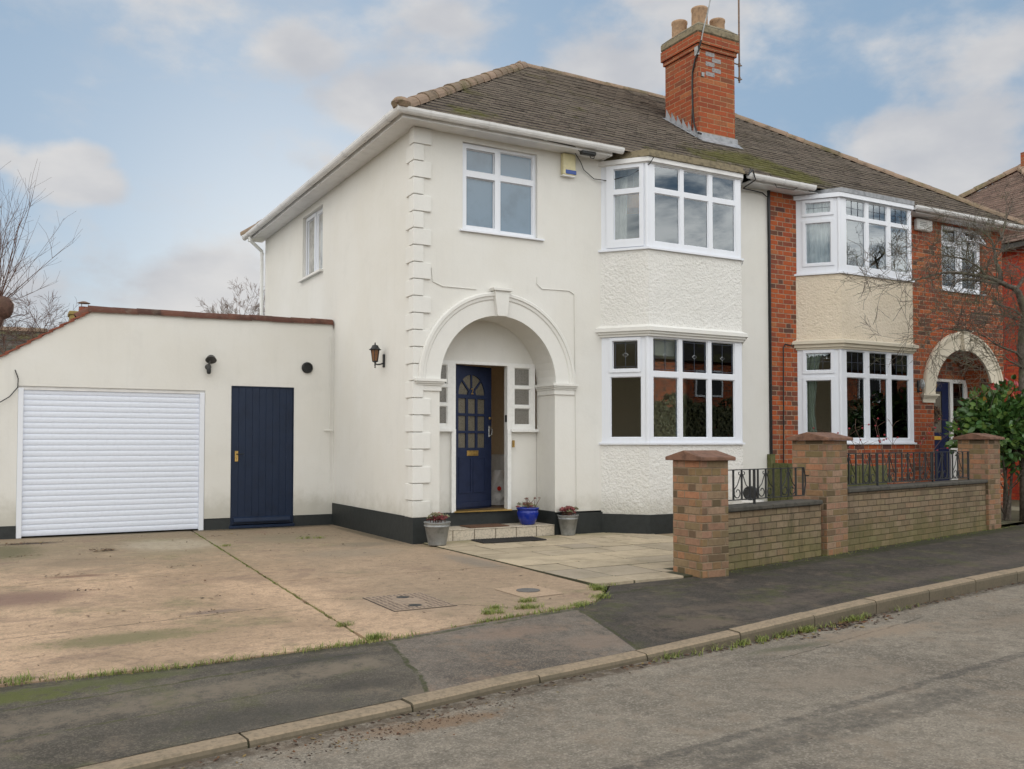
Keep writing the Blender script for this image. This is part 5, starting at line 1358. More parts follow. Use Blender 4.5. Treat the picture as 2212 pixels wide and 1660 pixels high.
mb = MB(); mb.lathe((bx, by, bz), [(.085, 0), (.10, .01), (.135, .09), (.152, .15), (.150, .19), (.14, .205), (.155, .215), (.162, .228), (.158, .24), (.145, .24), (.135, .20)], 36); mb.build('pot', M_GLAZE, BP, smooth=True)
mb = MB(); mb.lathe((bx, by, bz), [(0, .20), (.138, .20)], 20, caps=False); mb.build('soil', M_SOIL, BP)
mb = MB(); mb2 = MB(); rnd = random.Random(6)
for i in range(30):
    a = rnd.uniform(0, 2 * pi); rr = rnd.uniform(0, .15); p = (bx + rr * cos(a) * 1.1, by + rr * sin(a), bz + .24 + rnd.uniform(-.0, .05)); mb.m = rnd.choice([0, 1, 1]); leaves(mb, p, .03, 22, .013, rnd)
for i in range(7):
    a = rnd.uniform(-1, 1); mb2.tube([(bx + rnd.uniform(-.05, .12), by, bz + .2), (bx + .04 + a * .14, by - .03, bz + .33 + rnd.uniform(0, .05))], .004, 4); leaves(mb2, (bx + .04 + a * .14, by - .03, bz + .36), .02, 10, .012, rnd)
p = mb.build('plant', [M_SEDUM, M_SEDUM2], BP); mb2.build('stem', M_STEM, p)
mb = MB(); mb.cbox(.85, 1.45, .06, .40, .162, .175, .004); tag(mb.build('doormat', M_COIR), 'brown coir doormat lying on the tiled porch step', 'doormat')
mb = MB(frame(1.22, -.30, radians(-3))); mb.cbox(-.46, .46, -.24, .17, .019, .032, .004)
for i in range(22): mb.box(-.44 + i * .04, -.425 + i * .04, -.225, .155, .032, .036)
tag(mb.build('rubber_mat', M_RUBBER), 'dark ribbed rubber mat lying on the paving below the step', 'mat')

# things inside
rad = thing('radiator', (2.2, 1.8, .45), 'white panel radiator on the hallway wall seen through the open door', 'radiator')
mb = MB(); mb.box(2.17, 2.225, 1.38, 2.5, .55, 1.12)
for i in range(26): mb.box(2.162, 2.17, 1.40 + i * .042, 1.42 + i * .042, .58, 1.09)
mb.build('panel', M_WHITE, rad)
bg_ = thing('carrier_bag', (1.95, 1.3, .37), 'crumpled white carrier bag with a red mark on the hallway floor', 'bag')
mb = MB(); rnd = random.Random(4); rings = []
for j in range(9):
    t = j / 8; ring = []
    for k in range(14):
        a = 2 * pi * k / 14; r = (.15 - .07 * t * t) * (1 + rnd.uniform(-.12, .12)); ring.append(mb.vert((1.93 + r * cos(a), 1.28 + r * .8 * sin(a), .37 + .52 * t)))
    rings.append(ring)
for a, b in zip(rings, rings[1:]):
    for k in range(14): mb.addf((a[k], a[(k + 1) % 14], b[(k + 1) % 14], b[k]))
mb.build('body', M_BAGW, bg_)
mb = MB(); mb.lathe((1.87, 1.14, .62), [(.035, -.004), (.035, .0)], 10, 'y'); mb.build('red_mark', M_BAGR, bg_)
lp = thing('pendant_lamp', (3.72, .25, 4.7), 'orange lamp shade hanging inside the upper bay window of the white house', 'lamp')
mb = MB(); mb.lathe((3.72, .25, 4.84), [(.20, 0), (.11, .28)], 24, caps=False); mb.build('lamp_shade', M_ORANGE, lp)
mb = MB(); mb.tube([(3.72, .25, 5.1), (3.72, .25, 5.40)], .006, 6); mb.build('flex', M_WHITE, lp)
curtain(frame(2.98, .10, radians(-50.6)), .15, .40, 4.1, 5.33, .16, M_FABRIC, 'curtain', 'pale pleated curtain at the left edge of the upper white bay window', .1, seed=2)
curtain(frame(0, 0, 0), 4.72, 5.08, 4.1, 5.33, -.38, M_FABRIC, 'curtain', 'pale pleated curtain at the right edge of the upper white bay window', .1, seed=3)
curtain(frame(0, 0, 0), 4.74, 5.06, 1.33, 2.83, -.36, M_CURT2, 'curtain', 'dim grey-green curtain at the right edge of the lower white bay window', .3, seed=4)
mb = MB()
for a, b in FR[:2]: mb.box(a - .02, b + .02, -.42, -.40, 2.57, 2.80)
tag(mb.build('window_blind', M_FABRIC), 'raised pale fabric blind behind the leaded lights of the lower white bay', 'blind')
an = radians(-50.6)
curtain(frame(6.89, .03, an), .10, .42, 1.33, 2.8, .14, M_CURT2, 'curtain', 'pale green tied curtain in the lower bay of the brick house', .45, seed=5)
curtain(frame(6.89, .03, an), .10, .62, 4.12, 5.33, .12, M_VOILE, 'curtain', 'white curtain filling the angled light of the upper brick house bay', 0, seed=6)
curtain(frame(0, 0, 0), 7.45, 7.95, 4.12, 5.33, -.36, M_VOILE, 'curtain', 'white curtain behind the left front light of the upper brick house bay', .1, seed=7)
curtain(frame(0, 0, 0), 8.62, 9.05, 4.12, 5.33, -.36, M_VOILE, 'curtain', 'white curtain behind the right front light of the upper brick house bay', .1, seed=8)
curtain(frame(0, 0, 0), 8.60, 9.02, 1.33, 2.8, -.36, M_CURT2, 'curtain', 'pale curtain at the right edge of the lower brick house bay', .1, seed=9)
curtain(frame(0, 0, 0), 10.70, 11.86, 4.18, 5.38, .14, M_VOILE, 'curtain', 'white net curtain in the small upper window of the brick house', 0, amp=.01, seed=10)

# ------------------------------------------------------------------ boundary walls, pillars, railings
TH = radians(12.4)
def pillar(x, y, ang, wx, wy, h, label, mat=M_BRICKP, ov=.055):
    T = thing('gate_pillar', (x, y, 0), label, 'brick pillar', 'brick pillars along the front boundary')
    M = frame(x, y, ang)
    mb = MB(M); mb.box(0, wx, 0, wy, -.1, h, skip='b'); o = mb.build('shaft', mat, T)
    mb = MB(M); o = ov; z0 = h + .001
    # low gabled cap, ridge runs left-right along the street
    yc = wy / 2
    mb.prism([(-o, z0), (wy + o, z0), (wy + o, z0 + .035), (yc, z0 + .10), (-o, z0 + .035)], 'x', -o, wx + o)
    mb.build('cap', M_CAPT, T, bevel=.008)
    return T
pillar(1.28, -4.085, 0, .335, .44, 1.13, 'lowest brick gate pillar with a reddish pitched cap, standing at the driveway entrance')
pillar(3.72, -3.43, TH, .48, .44, 1.33, 'brown brick pillar with a pitched cap standing between the two stretches of railing')
pillar(8.27, -2.43, TH, .46, .44, 1.35, 'weathered brick pillar with a pitched cap beside the red-tipped bush')
def gwall(x0, u1, h, label, y0=None):
    y = -3.41 + (x0 - 3.63) * math.tan(TH); M = frame(x0, y, TH); T = thing('garden_wall', (x0, y, 0), label, 'garden wall')
    mb = MB(M); mb.box(0, u1, 0, .225, -.1, h - .055, skip='b'); mb.build('brickwork', M_BRICKW, T)
    mb = MB(M); n = max(1, int(u1 / 1.0)); random.seed(int(x0 * 10))
    for i in range(n): mb.cbox(u1 * i / n + .003, u1 * (i + 1) / n - .003, -.035, .26, h - .054, h + random.uniform(-.003, .003), .012)
    mb.build('coping', M_COPE, T); return M
MW1 = gwall(1.62, 2.08, .645, 'low mossy brick garden wall with a dark coping below the shorter railing')
MW2 = gwall(4.22, 4.16, .755, 'long low brick garden wall with a dark coping in front of the brick house')
def spiral(mb, c, r, a0, turns, dirn, n, y, w=.006):
    p = []
    for i in range(n + 1):
        t = i / n; a = a0 + dirn * turns * 2 * pi * t; rr = r * (1 - .62 * t); p.append((c[0] + rr * cos(a), y, c[1] + rr * sin(a)))
    mb.tube(p, w, 5)
def railing(M, u0, u1, z0, z1, label, posts, bow=False):
    T = thing('railing', tuple(M @ Vector((u0, .1, z0))), label, 'railing', 'black scroll railings on the garden walls'); y = .11; H = z1 - z0
    mb = MB(M); mb.box(u0, u1, y - .012, y + .012, z1 - .006, z1 + .004); mb.box(u0, u1, y - .012, y + .012, z0 - .004, z0 + .006)
    mb.build('rail', M_BLACK, T)
    n = max(1, round((u1 - u0) / .53)); w = (u1 - u0 - .08) / n
    for i in range(n + 1):
        u = u0 + .06 + w * i
        mb = MB(M); mb.box(u - .010, u + .010, y - .007, y + .007, z0, z1)
        mb.build('bar', M_BLACK, T)
        if i < n:
            for k_ in (1, 2): mb = MB(M); mb.box(u + w * k_ / 3 - .010, u + w * k_ / 3 + .010, y - .007, y + .007, z0, z1); mb.build('bar', M_BLACK, T)
        if i < n:
            c = u + w / 3; q = w / 3
            mb = MB(M)
            for sg in (-1, 1):
                # diagonal strap, ending in a big scroll at the foot and a small one at the head
                mb.tube([(c + sg * .012, y, z1 - .04), (c + sg * q * .5, y, z0 + H * .5), (c + sg * (q - .016), y, z0 + .11), (c + sg * (q - .02), y, z0 + .07)], .0055, 5)
                spiral(mb, (c + sg * (q * .5), z0 + .075), q * .5 - .012, pi if sg < 0 else 0, .95, 1 if sg < 0 else -1, 18, y)
                spiral(mb, (c + sg * .038, z1 - .035), .028, pi if sg > 0 else 0, .75, 1 if sg > 0 else -1, 10, y, .005)
            mb.build('scroll', M_BLACK, T)
    for (u, zb) in posts: mb = MB(M); mb.box(u - .012, u + .012, y - .010, y + .010, zb, z1); mb.build('post', M_BLACK, T)
    if bow: mb = MB(M); mb.tube([(u1, y, z1), (u1 + .03, y, z1 - H * .3), (u1 + .035, y, z1 - H * .6), (u1, y, z0)], .009, 6); mb.tube([(u1 + .03, y, z0 + H * .7), (u1 + .12, y + .01, z0 + H * .7)], .008, 6); mb.build('end_bow', M_BLACK, T)
railing(MW1, 0, 1.90, .70, 1.02, 'short black wrought iron scroll railing on the lower wall', [(.9, .64)], True)
railing(MW2, .04, 3.80, .79, 1.175, 'long black wrought iron scroll railing on the longer wall', [(1.0, .75), (2.6, .75), (3.80, .75)])

WR = thing('door_wreath', (11.07, .49, 1.84), 'dark twiggy wreath hanging on the navy door of the brick house', 'wreath')
rnd = random.Random(3); mb = MB()
for i in range(420):
    a = rnd.uniform(0, 2 * pi); c_ = Vector((11.07 + .125 * cos(a), .495, 1.84 + .125 * sin(a))); v_ = Vector((rnd.gauss(0, .028), -abs(rnd.gauss(0, .02)), rnd.gauss(0, .028))); t = Vector((rnd.gauss(0, 1), rnd.gauss(0, .5), rnd.gauss(0, 1))).normalized() * .022; b = t.cross(Vector((0, 1, 0))) * .45; mb.cur = rnd.random(); p = c_ + v_; mb.face([p - t, p + b, p + t, p - b])
mb.build('leaves', M_LITTER, WR); mb = MB(); mb.tube([(11.07 + .125 * cos(a * pi / 10), .49, 1.84 + .125 * sin(a * pi / 10)) for a in range(21)], .018, 6); mb.build('hoop', M_BARK2, WR)
NL = thing('wall_lamp', (9.93, 0, 2.3), 'small white glass wall lamp on the brick beside the cream arch', 'wall lamp')
mb = MB(); mb.box(9.905, 9.955, -.02, 0, 2.22, 2.44); mb.tube([(9.93, -.01, 2.25), (9.93, -.08, 2.23), (9.93, -.09, 2.27)], .010, 6); mb.build('bracket', M_BLACK, NL)
mb = MB(); mb.lathe((9.93, -.09, 2.28), [(.02, 0), (.045, .04), (.05, .09), (.03, .16), (.0, .18)], 16); mb.build('glass', M_BEVEL, NL)
mb = MB(); mb.tube([(-4.50, GY - .02, 2.30), (-4.46, GY - .03, 2.18), (-4.465, GY - .03, 2.06), (-4.56, GY - .05, 1.93), (-4.72, GY - .06, 1.82), (-4.95, GY - .06, 1.74)], .007, 6)
tag(mb.build('wall_wire', M_BLACK), 'thin black wire curving down the garage wall left of the roller door', 'wire')

# fence between the gardens
FN = thing('garden_fence', (6.25, -1.2, 0), 'green algae-stained vertical board fence between the two front gardens', 'fence')
for i in range(14):
    y = -.10 - i * .155; mb = MB(); h = .98 + .02 * sin(i * 3.1); mb.box(6.22, 6.245, y - .14, y - .004, 0, h); mb.build('board', M_GWOOD, FN)
mb = MB(); mb.box(6.246, 6.29, -2.3, -.06, .25, .32); mb.box(6.246, 6.29, -2.3, -.06, .75, .82); mb.build('rail', M_GWOOD, FN)
mb = MB(); mb.box(6.18, 6.28, -.09, -.01, 0, 1.12); mb.build('post', M_GWOOD, FN)
HR = thing('hose_reel', (4.15, -1.75, 0), 'small dark round drum standing behind the short railing', 'hose reel')
Mh = frame(4.15, -1.75, radians(-62))
mb = MB(Mh); mb.lathe((0, 0, .63), [(.0, -.052), (.085, -.052), (.094, -.044), (.094, .044), (.085, .052), (0, .052)], 28, 'y'); mb.build('drum', M_BLKPL, HR)
mb = MB(Mh); mb.box(-.02, .02, -.02, .02, .0, .53); mb.build('stand', M_BLKPL, HR)
mb = MB(Mh); mb.box(-.10, .16, -.06, .06, .505, .535); mb.build('shelf', M_WHITE, HR)

# manholes
MH = thing('manhole_cover', (-1.7, -3.9, 0), 'rectangular chequered steel inspection cover set in the concrete drive', 'manhole cover')
P4 = [(-1.98, -3.66), (-1.43, -3.47), (-1.43, -4.20), (-2.0, -4.32)]
c0 = Vector((-1.715, -3.93)); Mm = Matrix.Translation((c0.x, c0.y, 0)) @ Matrix.Rotation(radians(0), 4, 'Z')
gM = m_simple('cast_iron_dusty', (.33, .245, .175), .85, .3, .2, 20.)
mb = MB(Mm); mb.box(-.27, .27, -.36, .36, -.01, .004); fr_ = mb.build('frame', m_simple('iron_dark', (.05, .04, .035), .8, .3), MH)
mb = MB(Mm); mb.box(-.262, .262, -.352, .352, -.0, .007); mb.box(-.12, .12, -.10, .10, .007, .0085); random.seed(2)
for i in range(11):
    for j in range(15):
        u = -.235 + i * .047; v_ = -.32 + j * .0457
        if abs(u) < .13 and abs(v_) < .11: continue
        if abs(u) < .09 and .13 < abs(v_) < .26: continue
        a = radians(45 if (i + j) % 2 else -45); M2 = Mm @ Matrix.Translation((u, v_, 0)) @ Matrix.Rotation(a, 4, 'Z'); mb.M = M2; mb.m = 1; mb.box(-.015, .015, -.005, .005, .007, .0095); mb.m = 0; mb.M = Mm
mb.build('cover', [gM, m_simple('iron_ribs', (.17, .125, .095), .85, .3)], MH)
for sg in (-1, 1): mb = MB(Mm); mb.lathe((.0 + sg * .03, sg * .20, .0075), [(0, 0), (.055, 0), (.055, .001)], 20); mb.build('lifting_hole', M_BLACK, MH)
SC = thing('stop_tap_cover', (-.58, -3.93, 0), 'round grey iron tap cover in a pale square of cement', 'stop tap cover')
mb = MB(); mb.face([(-.80, -3.70, .004), (-.80, -4.26, .004), (-.38, -4.22, .004), (-.36, -3.64, .004)]); mb.build('surround', m_simple('pale_cement', (.42, .30, .20), .9, .3, .4, 40.), SC)
mb = MB(); mb.lathe((-.58, -3.93, .004), [(.105, 0), (.105, .006), (.095, .007), (0, .007)], 24); mb.build('cover', m_simple('grey_iron', (.14, .13, .12), .7, .3, .3, 60.), SC)

# ------------------------------------------------------------------ trees and plants
def branch(mb, p, d, L, r, lvl, rnd, maxl, wob=.25, kids_=(3, 5), up=.1, lr=.62, spread=.8, sides=5, droop=0., minr=.0022):
    n = max(3, int(5 - lvl * .6)); path = [p]; q = Vector(p); dd = Vector(d).normalized(); rr = [r]
    for i in range(n):
        dd = (dd + Vector((rnd.gauss(0, wob), rnd.gauss(0, wob), rnd.gauss(0, wob) + up - droop * lvl)) * .35).normalized(); q = q + dd * L / n; path.append(q.copy()); rr.append(max(minr, r * (1 - .72 * (i + 1) / n)))
    mb.tube(path, rr, max(3, sides - lvl), caps=False)
    if lvl >= maxl: return
    k = rnd.randint(*kids_)
    for j in range(k):
        t = rnd.uniform(.25, 1.) if lvl else rnd.uniform(.45, 1.); i = min(n - 1, int(t * n)); f = t * n - i; b = path[i].lerp(path[i + 1], f); tg = (path[i + 1] - path[i]).normalized()
        o = tg.orthogonal().normalized(); a = rnd.uniform(0, 2 * pi); o = (Matrix.Rotation(a, 3, tg) @ o); nd = (tg + o * rnd.uniform(.5, 1.1) * spread).normalized()
        branch(mb, b, nd, L * lr * rnd.uniform(.7, 1.2), max(minr, rr[i] * .62), lvl + 1, rnd, maxl, wob, kids_, up, lr, spread, sides, droop, minr)

def tree(name, base, label, H, r, bark, seed, limbs, maxl=3, lean=(0, 0), cat='tree', group=None, **kw):
    rnd = random.Random(seed); T = thing(name, base, label, cat, group); b = Vector(base)
    mb = MB(); path = [b]; q = b.copy(); n = 6; rr = [r]
    for i in range(n): q = q + Vector((lean[0] / n + rnd.gauss(0, .02), lean[1] / n + rnd.gauss(0, .02), H / n)); path.append(q.copy()); rr.append(r * (1 - .45 * (i + 1) / n))
    mb.tube(path, rr, 9); mb.build('trunk', bark, T, smooth=True)
    mb = MB()
    for (t, d, L, r2) in limbs:
        i = min(n - 1, int(t * n)); p = path[i].lerp(path[i + 1], t * n - i); branch(mb, p, Vector(d), L, r2, 0, rnd, maxl, **kw)
    mb.build('crown', bark, T, smooth=True)
    return T

# bare ornamental tree at the right: trunk and named limbs, then twigs off every limb
LIMBS = [[(10.24, 2.52), (10.19, 2.84), (10.24, 3.22), (10.27, 3.47), (10.2, 3.65), (10.06, 3.8), (10.01, 3.87)], [(10.01, 3.87), (9.82, 3.89), (9.65, 3.92), (9.39, 3.97), (9.14, 4.0), (8.65, 3.99), (8.29, 3.98), (8.14, 3.96), (7.96, 3.91), (7.54, 3.8), (7.1, 3.71), (6.77, 3.63), (6.43, 3.57)],
 [(9.65, 3.92), (9.26, 3.91), (8.88, 3.9), (8.58, 3.88), (8.28, 3.82), (8.1, 3.78), (7.7, 3.74)], [(9.24, 4.01), (9.15, 4.13), (8.85, 4.26), (8.4, 4.27), (7.97, 4.3), (7.56, 4.29)],
 [(9.65, 3.94), (9.62, 4.1), (9.64, 4.28), (9.68, 4.47), (9.67, 4.67), (9.53, 4.75), (9.28, 4.87), (9.09, 5.01)], [(9.67, 4.67), (9.87, 4.83), (9.98, 5.02), (10.19, 5.25), (10.36, 5.47)], [(10.06, 3.82), (10.15, 4.01), (10.28, 4.16), (10.47, 4.36), (10.55, 4.74)],
 [(10.22, 3.39), (10.06, 3.46), (9.88, 3.51), (9.58, 3.53), (9.28, 3.54), (9.15, 3.6), (8.94, 3.67), (8.72, 3.69)], [(10.26, 3.27), (9.95, 3.25), (9.67, 3.18), (9.35, 3.09), (9.12, 3.06)], [(10.2, 2.68), (9.94, 2.8), (9.58, 2.88), (9.27, 2.97), (9.12, 3.02), (8.86, 3.09), (8.62, 3.16)],
 [(8.86, 3.08), (8.45, 3.08), (8.02, 3.09), (7.91, 3.04), (7.68, 2.94), (7.32, 2.87), (7.0, 2.81)], [(10.19, 2.55), (9.77, 2.65), (9.54, 2.73), (9.11, 2.69), (8.66, 2.59), (8.25, 2.48)],
 [(10.24, 3.34), (9.63, 3.41), (8.9, 3.37), (8.64, 3.32), (8.36, 3.32), (8.26, 3.4), (8.33, 3.51), (8.19, 3.53), (7.96, 3.49)], [(10.27, 3.47), (10.45, 3.73), (10.78, 4.01), (11.11, 4.42)], [(10.24, 3.22), (10.55, 3.42), (11.09, 3.65), (11.53, 3.81)], [(9.72, 4.48), (9.27, 4.48), (8.89, 4.54), (8.52, 4.47), (8.16, 4.48)]]
LR = [.062, .050, .028, .026, .042, .024, .034, .022, .015, .026, .015, .017, .013, .03, .024, .016]
BT = thing('bare_tree', (10.2, -1.8, 0), 'bare ornamental tree with spreading lichen-grey limbs in front of the brick house', 'tree')
rnd = random.Random(77); mb = MB(); mb.tube([(10.28, -1.8, -.02), (10.25, -1.8, .8), (10.22, -1.8, 1.8), (10.24, -1.8, 2.53)], [.13, .10, .088, .082], 10)
ys = []
mbc = MB()
for li, (L_, r_) in enumerate(zip(LIMBS, LR)):
    off = 0. if li < 2 else rnd.uniform(-.35, .35); path = []
    for k, (x, z) in enumerate(L_):
        t = k / (len(L_) - 1); path.append(Vector((x + rnd.gauss(0, .006), -1.8 + off * t * (1 if li != 1 else 0) + rnd.gauss(0, .015), z + rnd.gauss(0, .006))))
    n = len(path) - 1; rr = [max(.003, r_ * (1 - i / n) ** 1.15 * .95) if li else [.082, .076, .07, .066, .062, .052, .045][i] for i in range(n + 1)]
    (mb if li == 0 else mbc).tube(path, rr, 8 if r_ > .03 else 6, caps=False)
    if li == 0: continue
    for i in range(n):
        seg = path[i + 1] - path[i]; m_ = max(1, int(seg.length / .075))
        for q_ in range(m_):
            if rnd.random() < .15: continue
            b = path[i].lerp(path[i + 1], rnd.random()); tg = seg.normalized(); o = Vector((rnd.gauss(0, 1), rnd.gauss(0, .8), rnd.gauss(.15, 1))).normalized(); nd = (tg * rnd.uniform(.3, 1.1) + o * .8).normalized()
            branch(mbc, b, nd, rnd.uniform(.25, .75), min(rr[i] * .5, .009), 2, rnd, 4, wob=.55, kids_=(3, 4), up=.0, lr=.62, spread=1., sides=6, minr=.0024)
mb.build('trunk', M_BARK, BT, smooth=True); mbc.build('crown', M_BARK, BT, smooth=True)
# pollarded tree behind the garage, straight whips
PT = thing('pollard_tree', (-4.75, 10.5, 0), 'pollarded tree with a knobbly head and long straight shoots behind the garage', 'tree')
rnd = random.Random(12); mb = MB(); mb.tube([(-5.4, 10.5, 0), (-5.35, 10.5, 2.2), (-5.1, 10.5, 3.2), (-4.8, 10.5, 3.75), (-4.7, 10.5, 4.1)], [.22, .2, .15, .15, .16], 10); mb.lathe((-4.68, 10.5, 3.9), [(.0, -.1), (.16, -.02), (.22, .10), (.24, .25), (.16, .38), (.0, .42)], 10); mb.build('trunk', M_BARK2, PT, smooth=True)
mb = MB()
for i in range(44):
    a = rnd.uniform(0, 2 * pi); el = radians(rnd.choice([rnd.uniform(50, 88), rnd.uniform(8, 60)])); d_ = Vector((cos(a) * cos(el), sin(a) * cos(el), sin(el))); L = rnd.uniform(1.0, 3.3) * (.5 + .5 * sin(el)); p = Vector((-4.76, 10.5, 4.15)) + Vector((d_.x * .2, d_.y * .2, d_.z * .12)); path = [p]; q = p.copy(); dd = d_.copy()
    for k in range(6): dd = (dd + Vector((rnd.gauss(0, .05), rnd.gauss(0, .05), .05))).normalized(); q = q + dd * L / 6; path.append(q.copy())
    r0 = rnd.uniform(.007, .014); mb.tube(path, [r0 * (1 - .85 * k / 6) for k in range(7)], 4, caps=False)
    for k in range(4): j = rnd.randint(1, 4); branch(mb, path[j], (dd + Vector((rnd.gauss(0, .4), rnd.gauss(0, .4), .1))), L * .35, r0 * .5, 2, rnd, 3, wob=.3, kids_=(1, 2))
mb.build('crown', M_BARK2, PT)
tree('bare_bush', (-3.6, 15.5, 0), 'low tangled bare shrub seen between the pollard and the small chimney', 2.5, .12, M_BARK2, 21,
     [(.9, (-.8, 0, .8), 1.9, .05), (.8, (.8, .2, .7), 2.0, .05), (1, (0, 0, 1), 1.8, .05), (.9, (.5, .4, .9), 1.9, .05), (.7, (1, 0, .6), 2.1, .05), (.7, (-1, 0, .5), 2.1, .05)], maxl=4, kids_=(4, 5), wob=.6, up=.0, lr=.62, minr=.0035, cat='shrub')
tree('bare_birch', (4.0, 27., 0), 'distant bare birch tree beside the rear corner of the white house', 4.6, .12, M_BARK3, 33,
     [(.8, (-.5, 0, 1), 2.0, .035), (.85, (.6, .2, 1), 2.0, .035), (.9, (-.3, .2, 1), 2.0, .035), (1, (0, 0, 1), 2.1, .04), (.8, (.2, -.4, 1), 1.8, .035), (.75, (-.7, .2, .8), 1.8, .03), (.95, (.5, 0, .9), 1.8, .03)], maxl=4, kids_=(4, 5), wob=.35, up=.15, lr=.55, minr=.0045)

def leafbush(name, label, c, rad, n, size, mat, seed, cat='bush', asp=.55, lumps=10):
    rnd = random.Random(seed); T = thing(name, (c[0], c[1], 0), label, cat); mb = MB(); cs = []
    for i in range(lumps): v = Vector((rnd.gauss(0, 1), rnd.gauss(0, 1), rnd.gauss(0, 1))).normalized() * rnd.uniform(.25, .75); cs.append((Vector(c) + Vector((v.x * rad[0], v.y * rad[1], v.z * rad[2])), rnd.uniform(.35, .55)))
    for i in range(n):
        cc, s_ = rnd.choice(cs); v = Vector((rnd.gauss(0, 1), rnd.gauss(0, 1), rnd.gauss(0, 1))).normalized(); k = s_ * rnd.uniform(.75, 1.05); p = cc + Vector((v.x * rad[0] * k, v.y * rad[1] * k, v.z * rad[2] * k))
        if p.z < .12: continue
        t = (v + Vector((rnd.gauss(0, .7), rnd.gauss(0, .7), rnd.gauss(0, .5) + .2))).normalized(); b = t.cross(Vector((rnd.gauss(0, 1), rnd.gauss(0, 1), rnd.gauss(0, 1)))).normalized(); nn = t.cross(b); L = size * rnd.uniform(.7, 1.3); w_ = L * asp / 2
        top = p.z > c[2] + rad[2] * .45; mb.cur = rnd.uniform(.0, .86) if not top or rnd.random() < .8 else rnd.uniform(.86, 1.)
        m1 = p + t * L * .5 - nn * L * .06
        mb.face([p, p + t * L * .28 + b * w_, m1 + b * w_ * .8 + t * L * .2, p + t * L - nn * L * .1, m1]) ; mb.face([p, m1, p + t * L - nn * L * .1, m1 - b * w_ * .8 + t * L * .2, p + t * L * .28 - b * w_])
    mb.build('foliage', mat, T)
    mb = MB()
    for i in range(7): branch(mb, Vector((c[0] + rnd.uniform(-.1, .1), c[1] + rnd.uniform(-.1, .1), 0)), (rnd.gauss(0, .3), rnd.gauss(0, .3), 1), c[2] + rad[2] * .4, .022, 1, rnd, 2, wob=.3)
    mb.build('stems', M_BARK, T); return T
leafbush('evergreen_bush', 'glossy evergreen bush with red new leaves behind the end pillar', (10.15, -1.5, 1.55), (1.12, .95, .95), 6000, .115, M_PHOT, 8, lumps=16)
RB = thing('rose_bush', (6.7, -2.1, 0), 'leafless rose bush with dark red hips behind the long railing', 'rose bush'); rnd = random.Random(17); mb = MB(); mh = MB()
for i in range(9):
    path = [Vector((6.6 + rnd.uniform(-.1, .1), -2.0, .0))]; d_ = Vector((rnd.gauss(0, .45), rnd.gauss(0, .3), 1)).normalized(); q = path[0].copy()
    for k in range(6): d_ = (d_ + Vector((rnd.gauss(0, .15), rnd.gauss(0, .15), .0))).normalized(); q = q + d_ * rnd.uniform(.22, .32); path.append(q.copy())
    mb.tube(path, [.009, .008, .007, .006, .005, .004, .003], 5, caps=False)
    for k in range(3, 7):
        for m_ in range(2):
            e = path[k] + Vector((rnd.gauss(0, .12), rnd.gauss(0, .12), rnd.uniform(.02, .16))); mb.tube([path[k], path[k].lerp(e, .6) + Vector((0, 0, .02)), e], .0025, 4, caps=False)
            if rnd.random() < .55: mh.lathe(tuple(e), [(.0, -.014), (.014, -.004), (.014, .006), (.0, .016)], 8)
mb.build('stems', M_BARK2, RB); mh.build('hips', M_HIP, RB)

# grass in the joints, litter in the gutter
def blades(mb, pts, n, h, spread, rnd):
    for (x, y, z) in pts:
        for i in range(n):
            a = rnd.uniform(0, 2 * pi); px, py = x + rnd.gauss(0, spread), y + rnd.gauss(0, spread); hh = h * rnd.uniform(.4, 1.2); w_ = rnd.uniform(.0012, .0025); dx_, dy_ = cos(a) * hh * rnd.uniform(.5, 1.8), sin(a) * hh * rnd.uniform(.5, 1.8); mb.cur = rnd.random(); s_ = Vector((-sin(a), cos(a), 0)) * w_
            b0 = Vector((px, py, z)); b1 = b0 + Vector((dx_ * .35, dy_ * .35, hh * .7)); b2 = b0 + Vector((dx_, dy_, hh))
            mb.face([b0 - s_, b0 + s_, b1 + s_ * .8, b1 - s_ * .8]); mb.face([b1 - s_ * .8, b1 + s_ * .8, b2])
rnd = random.Random(40); mb = MB()
L1 = []
x = -4.9
while x < .3:
    dens = 1.0 if x < -2.5 else (.35 if x < -1.5 else .8 if x < -.3 else .4)
    if rnd.random() < dens * (.35 + .65 * abs(sin(x * 2.3 + 1))): L1.append((x, back_at(x) + .01 + rnd.gauss(0, .008), -.006))
    x += .02
blades(mb, L1, 11, .034, .022, rnd)
L2 = [(JX(y_), y_, -.012) for y_ in [rnd.uniform(-4.9, 3.0) for _ in range(420)] if abs(sin(y_ * 1.9) + .5 * sin(y_ * 5.3)) > .35]
blades(mb, L2, 6, .018, .012, rnd)
cl = []
for (x, y, r, n) in [(-2.50, -4.62, .05, 12), (-2.47, -5.12, .07, 30), (-1.36, -4.72, .09, 22), (-1.0, -4.66, .10, 30), (-.85, -4.40, .06, 16), (-1.25, -4.55, .06, 16), (-.55, -4.75, .08, 16), (-1.0, 1.35, .10, 10), (-.8, 1.3, .08, 8), (-2.17, .95, .05, 8), (-4.55, -5.2, .10, 16), (.0, -4.18, .05, 26), (.05, -4.05, .03, 12), (-.2, -4.52, .08, 18)]:
    cl += [(x + rnd.gauss(0, r * .6), y + rnd.gauss(0, r * .25), -.004) for _ in range(n)]
blades(mb, cl, 10, .038, .02, rnd)
kl = []
for (x, r, n) in [(-.72, .10, 10), (-.05, .06, 10), (.20, .06, 10), (.42, .05, 10), (.72, .10, 24), (1.35, .12, 24), (2.2, .1, 4), (-.3, .1, 6)]:
    for _ in range(n): xx = x + rnd.gauss(0, r); kl.append((xx, kerb_at(xx)[0] - .02 - abs(rnd.gauss(0, .035)), -.13))
blades(mb, kl, 9, .045, .015, rnd)
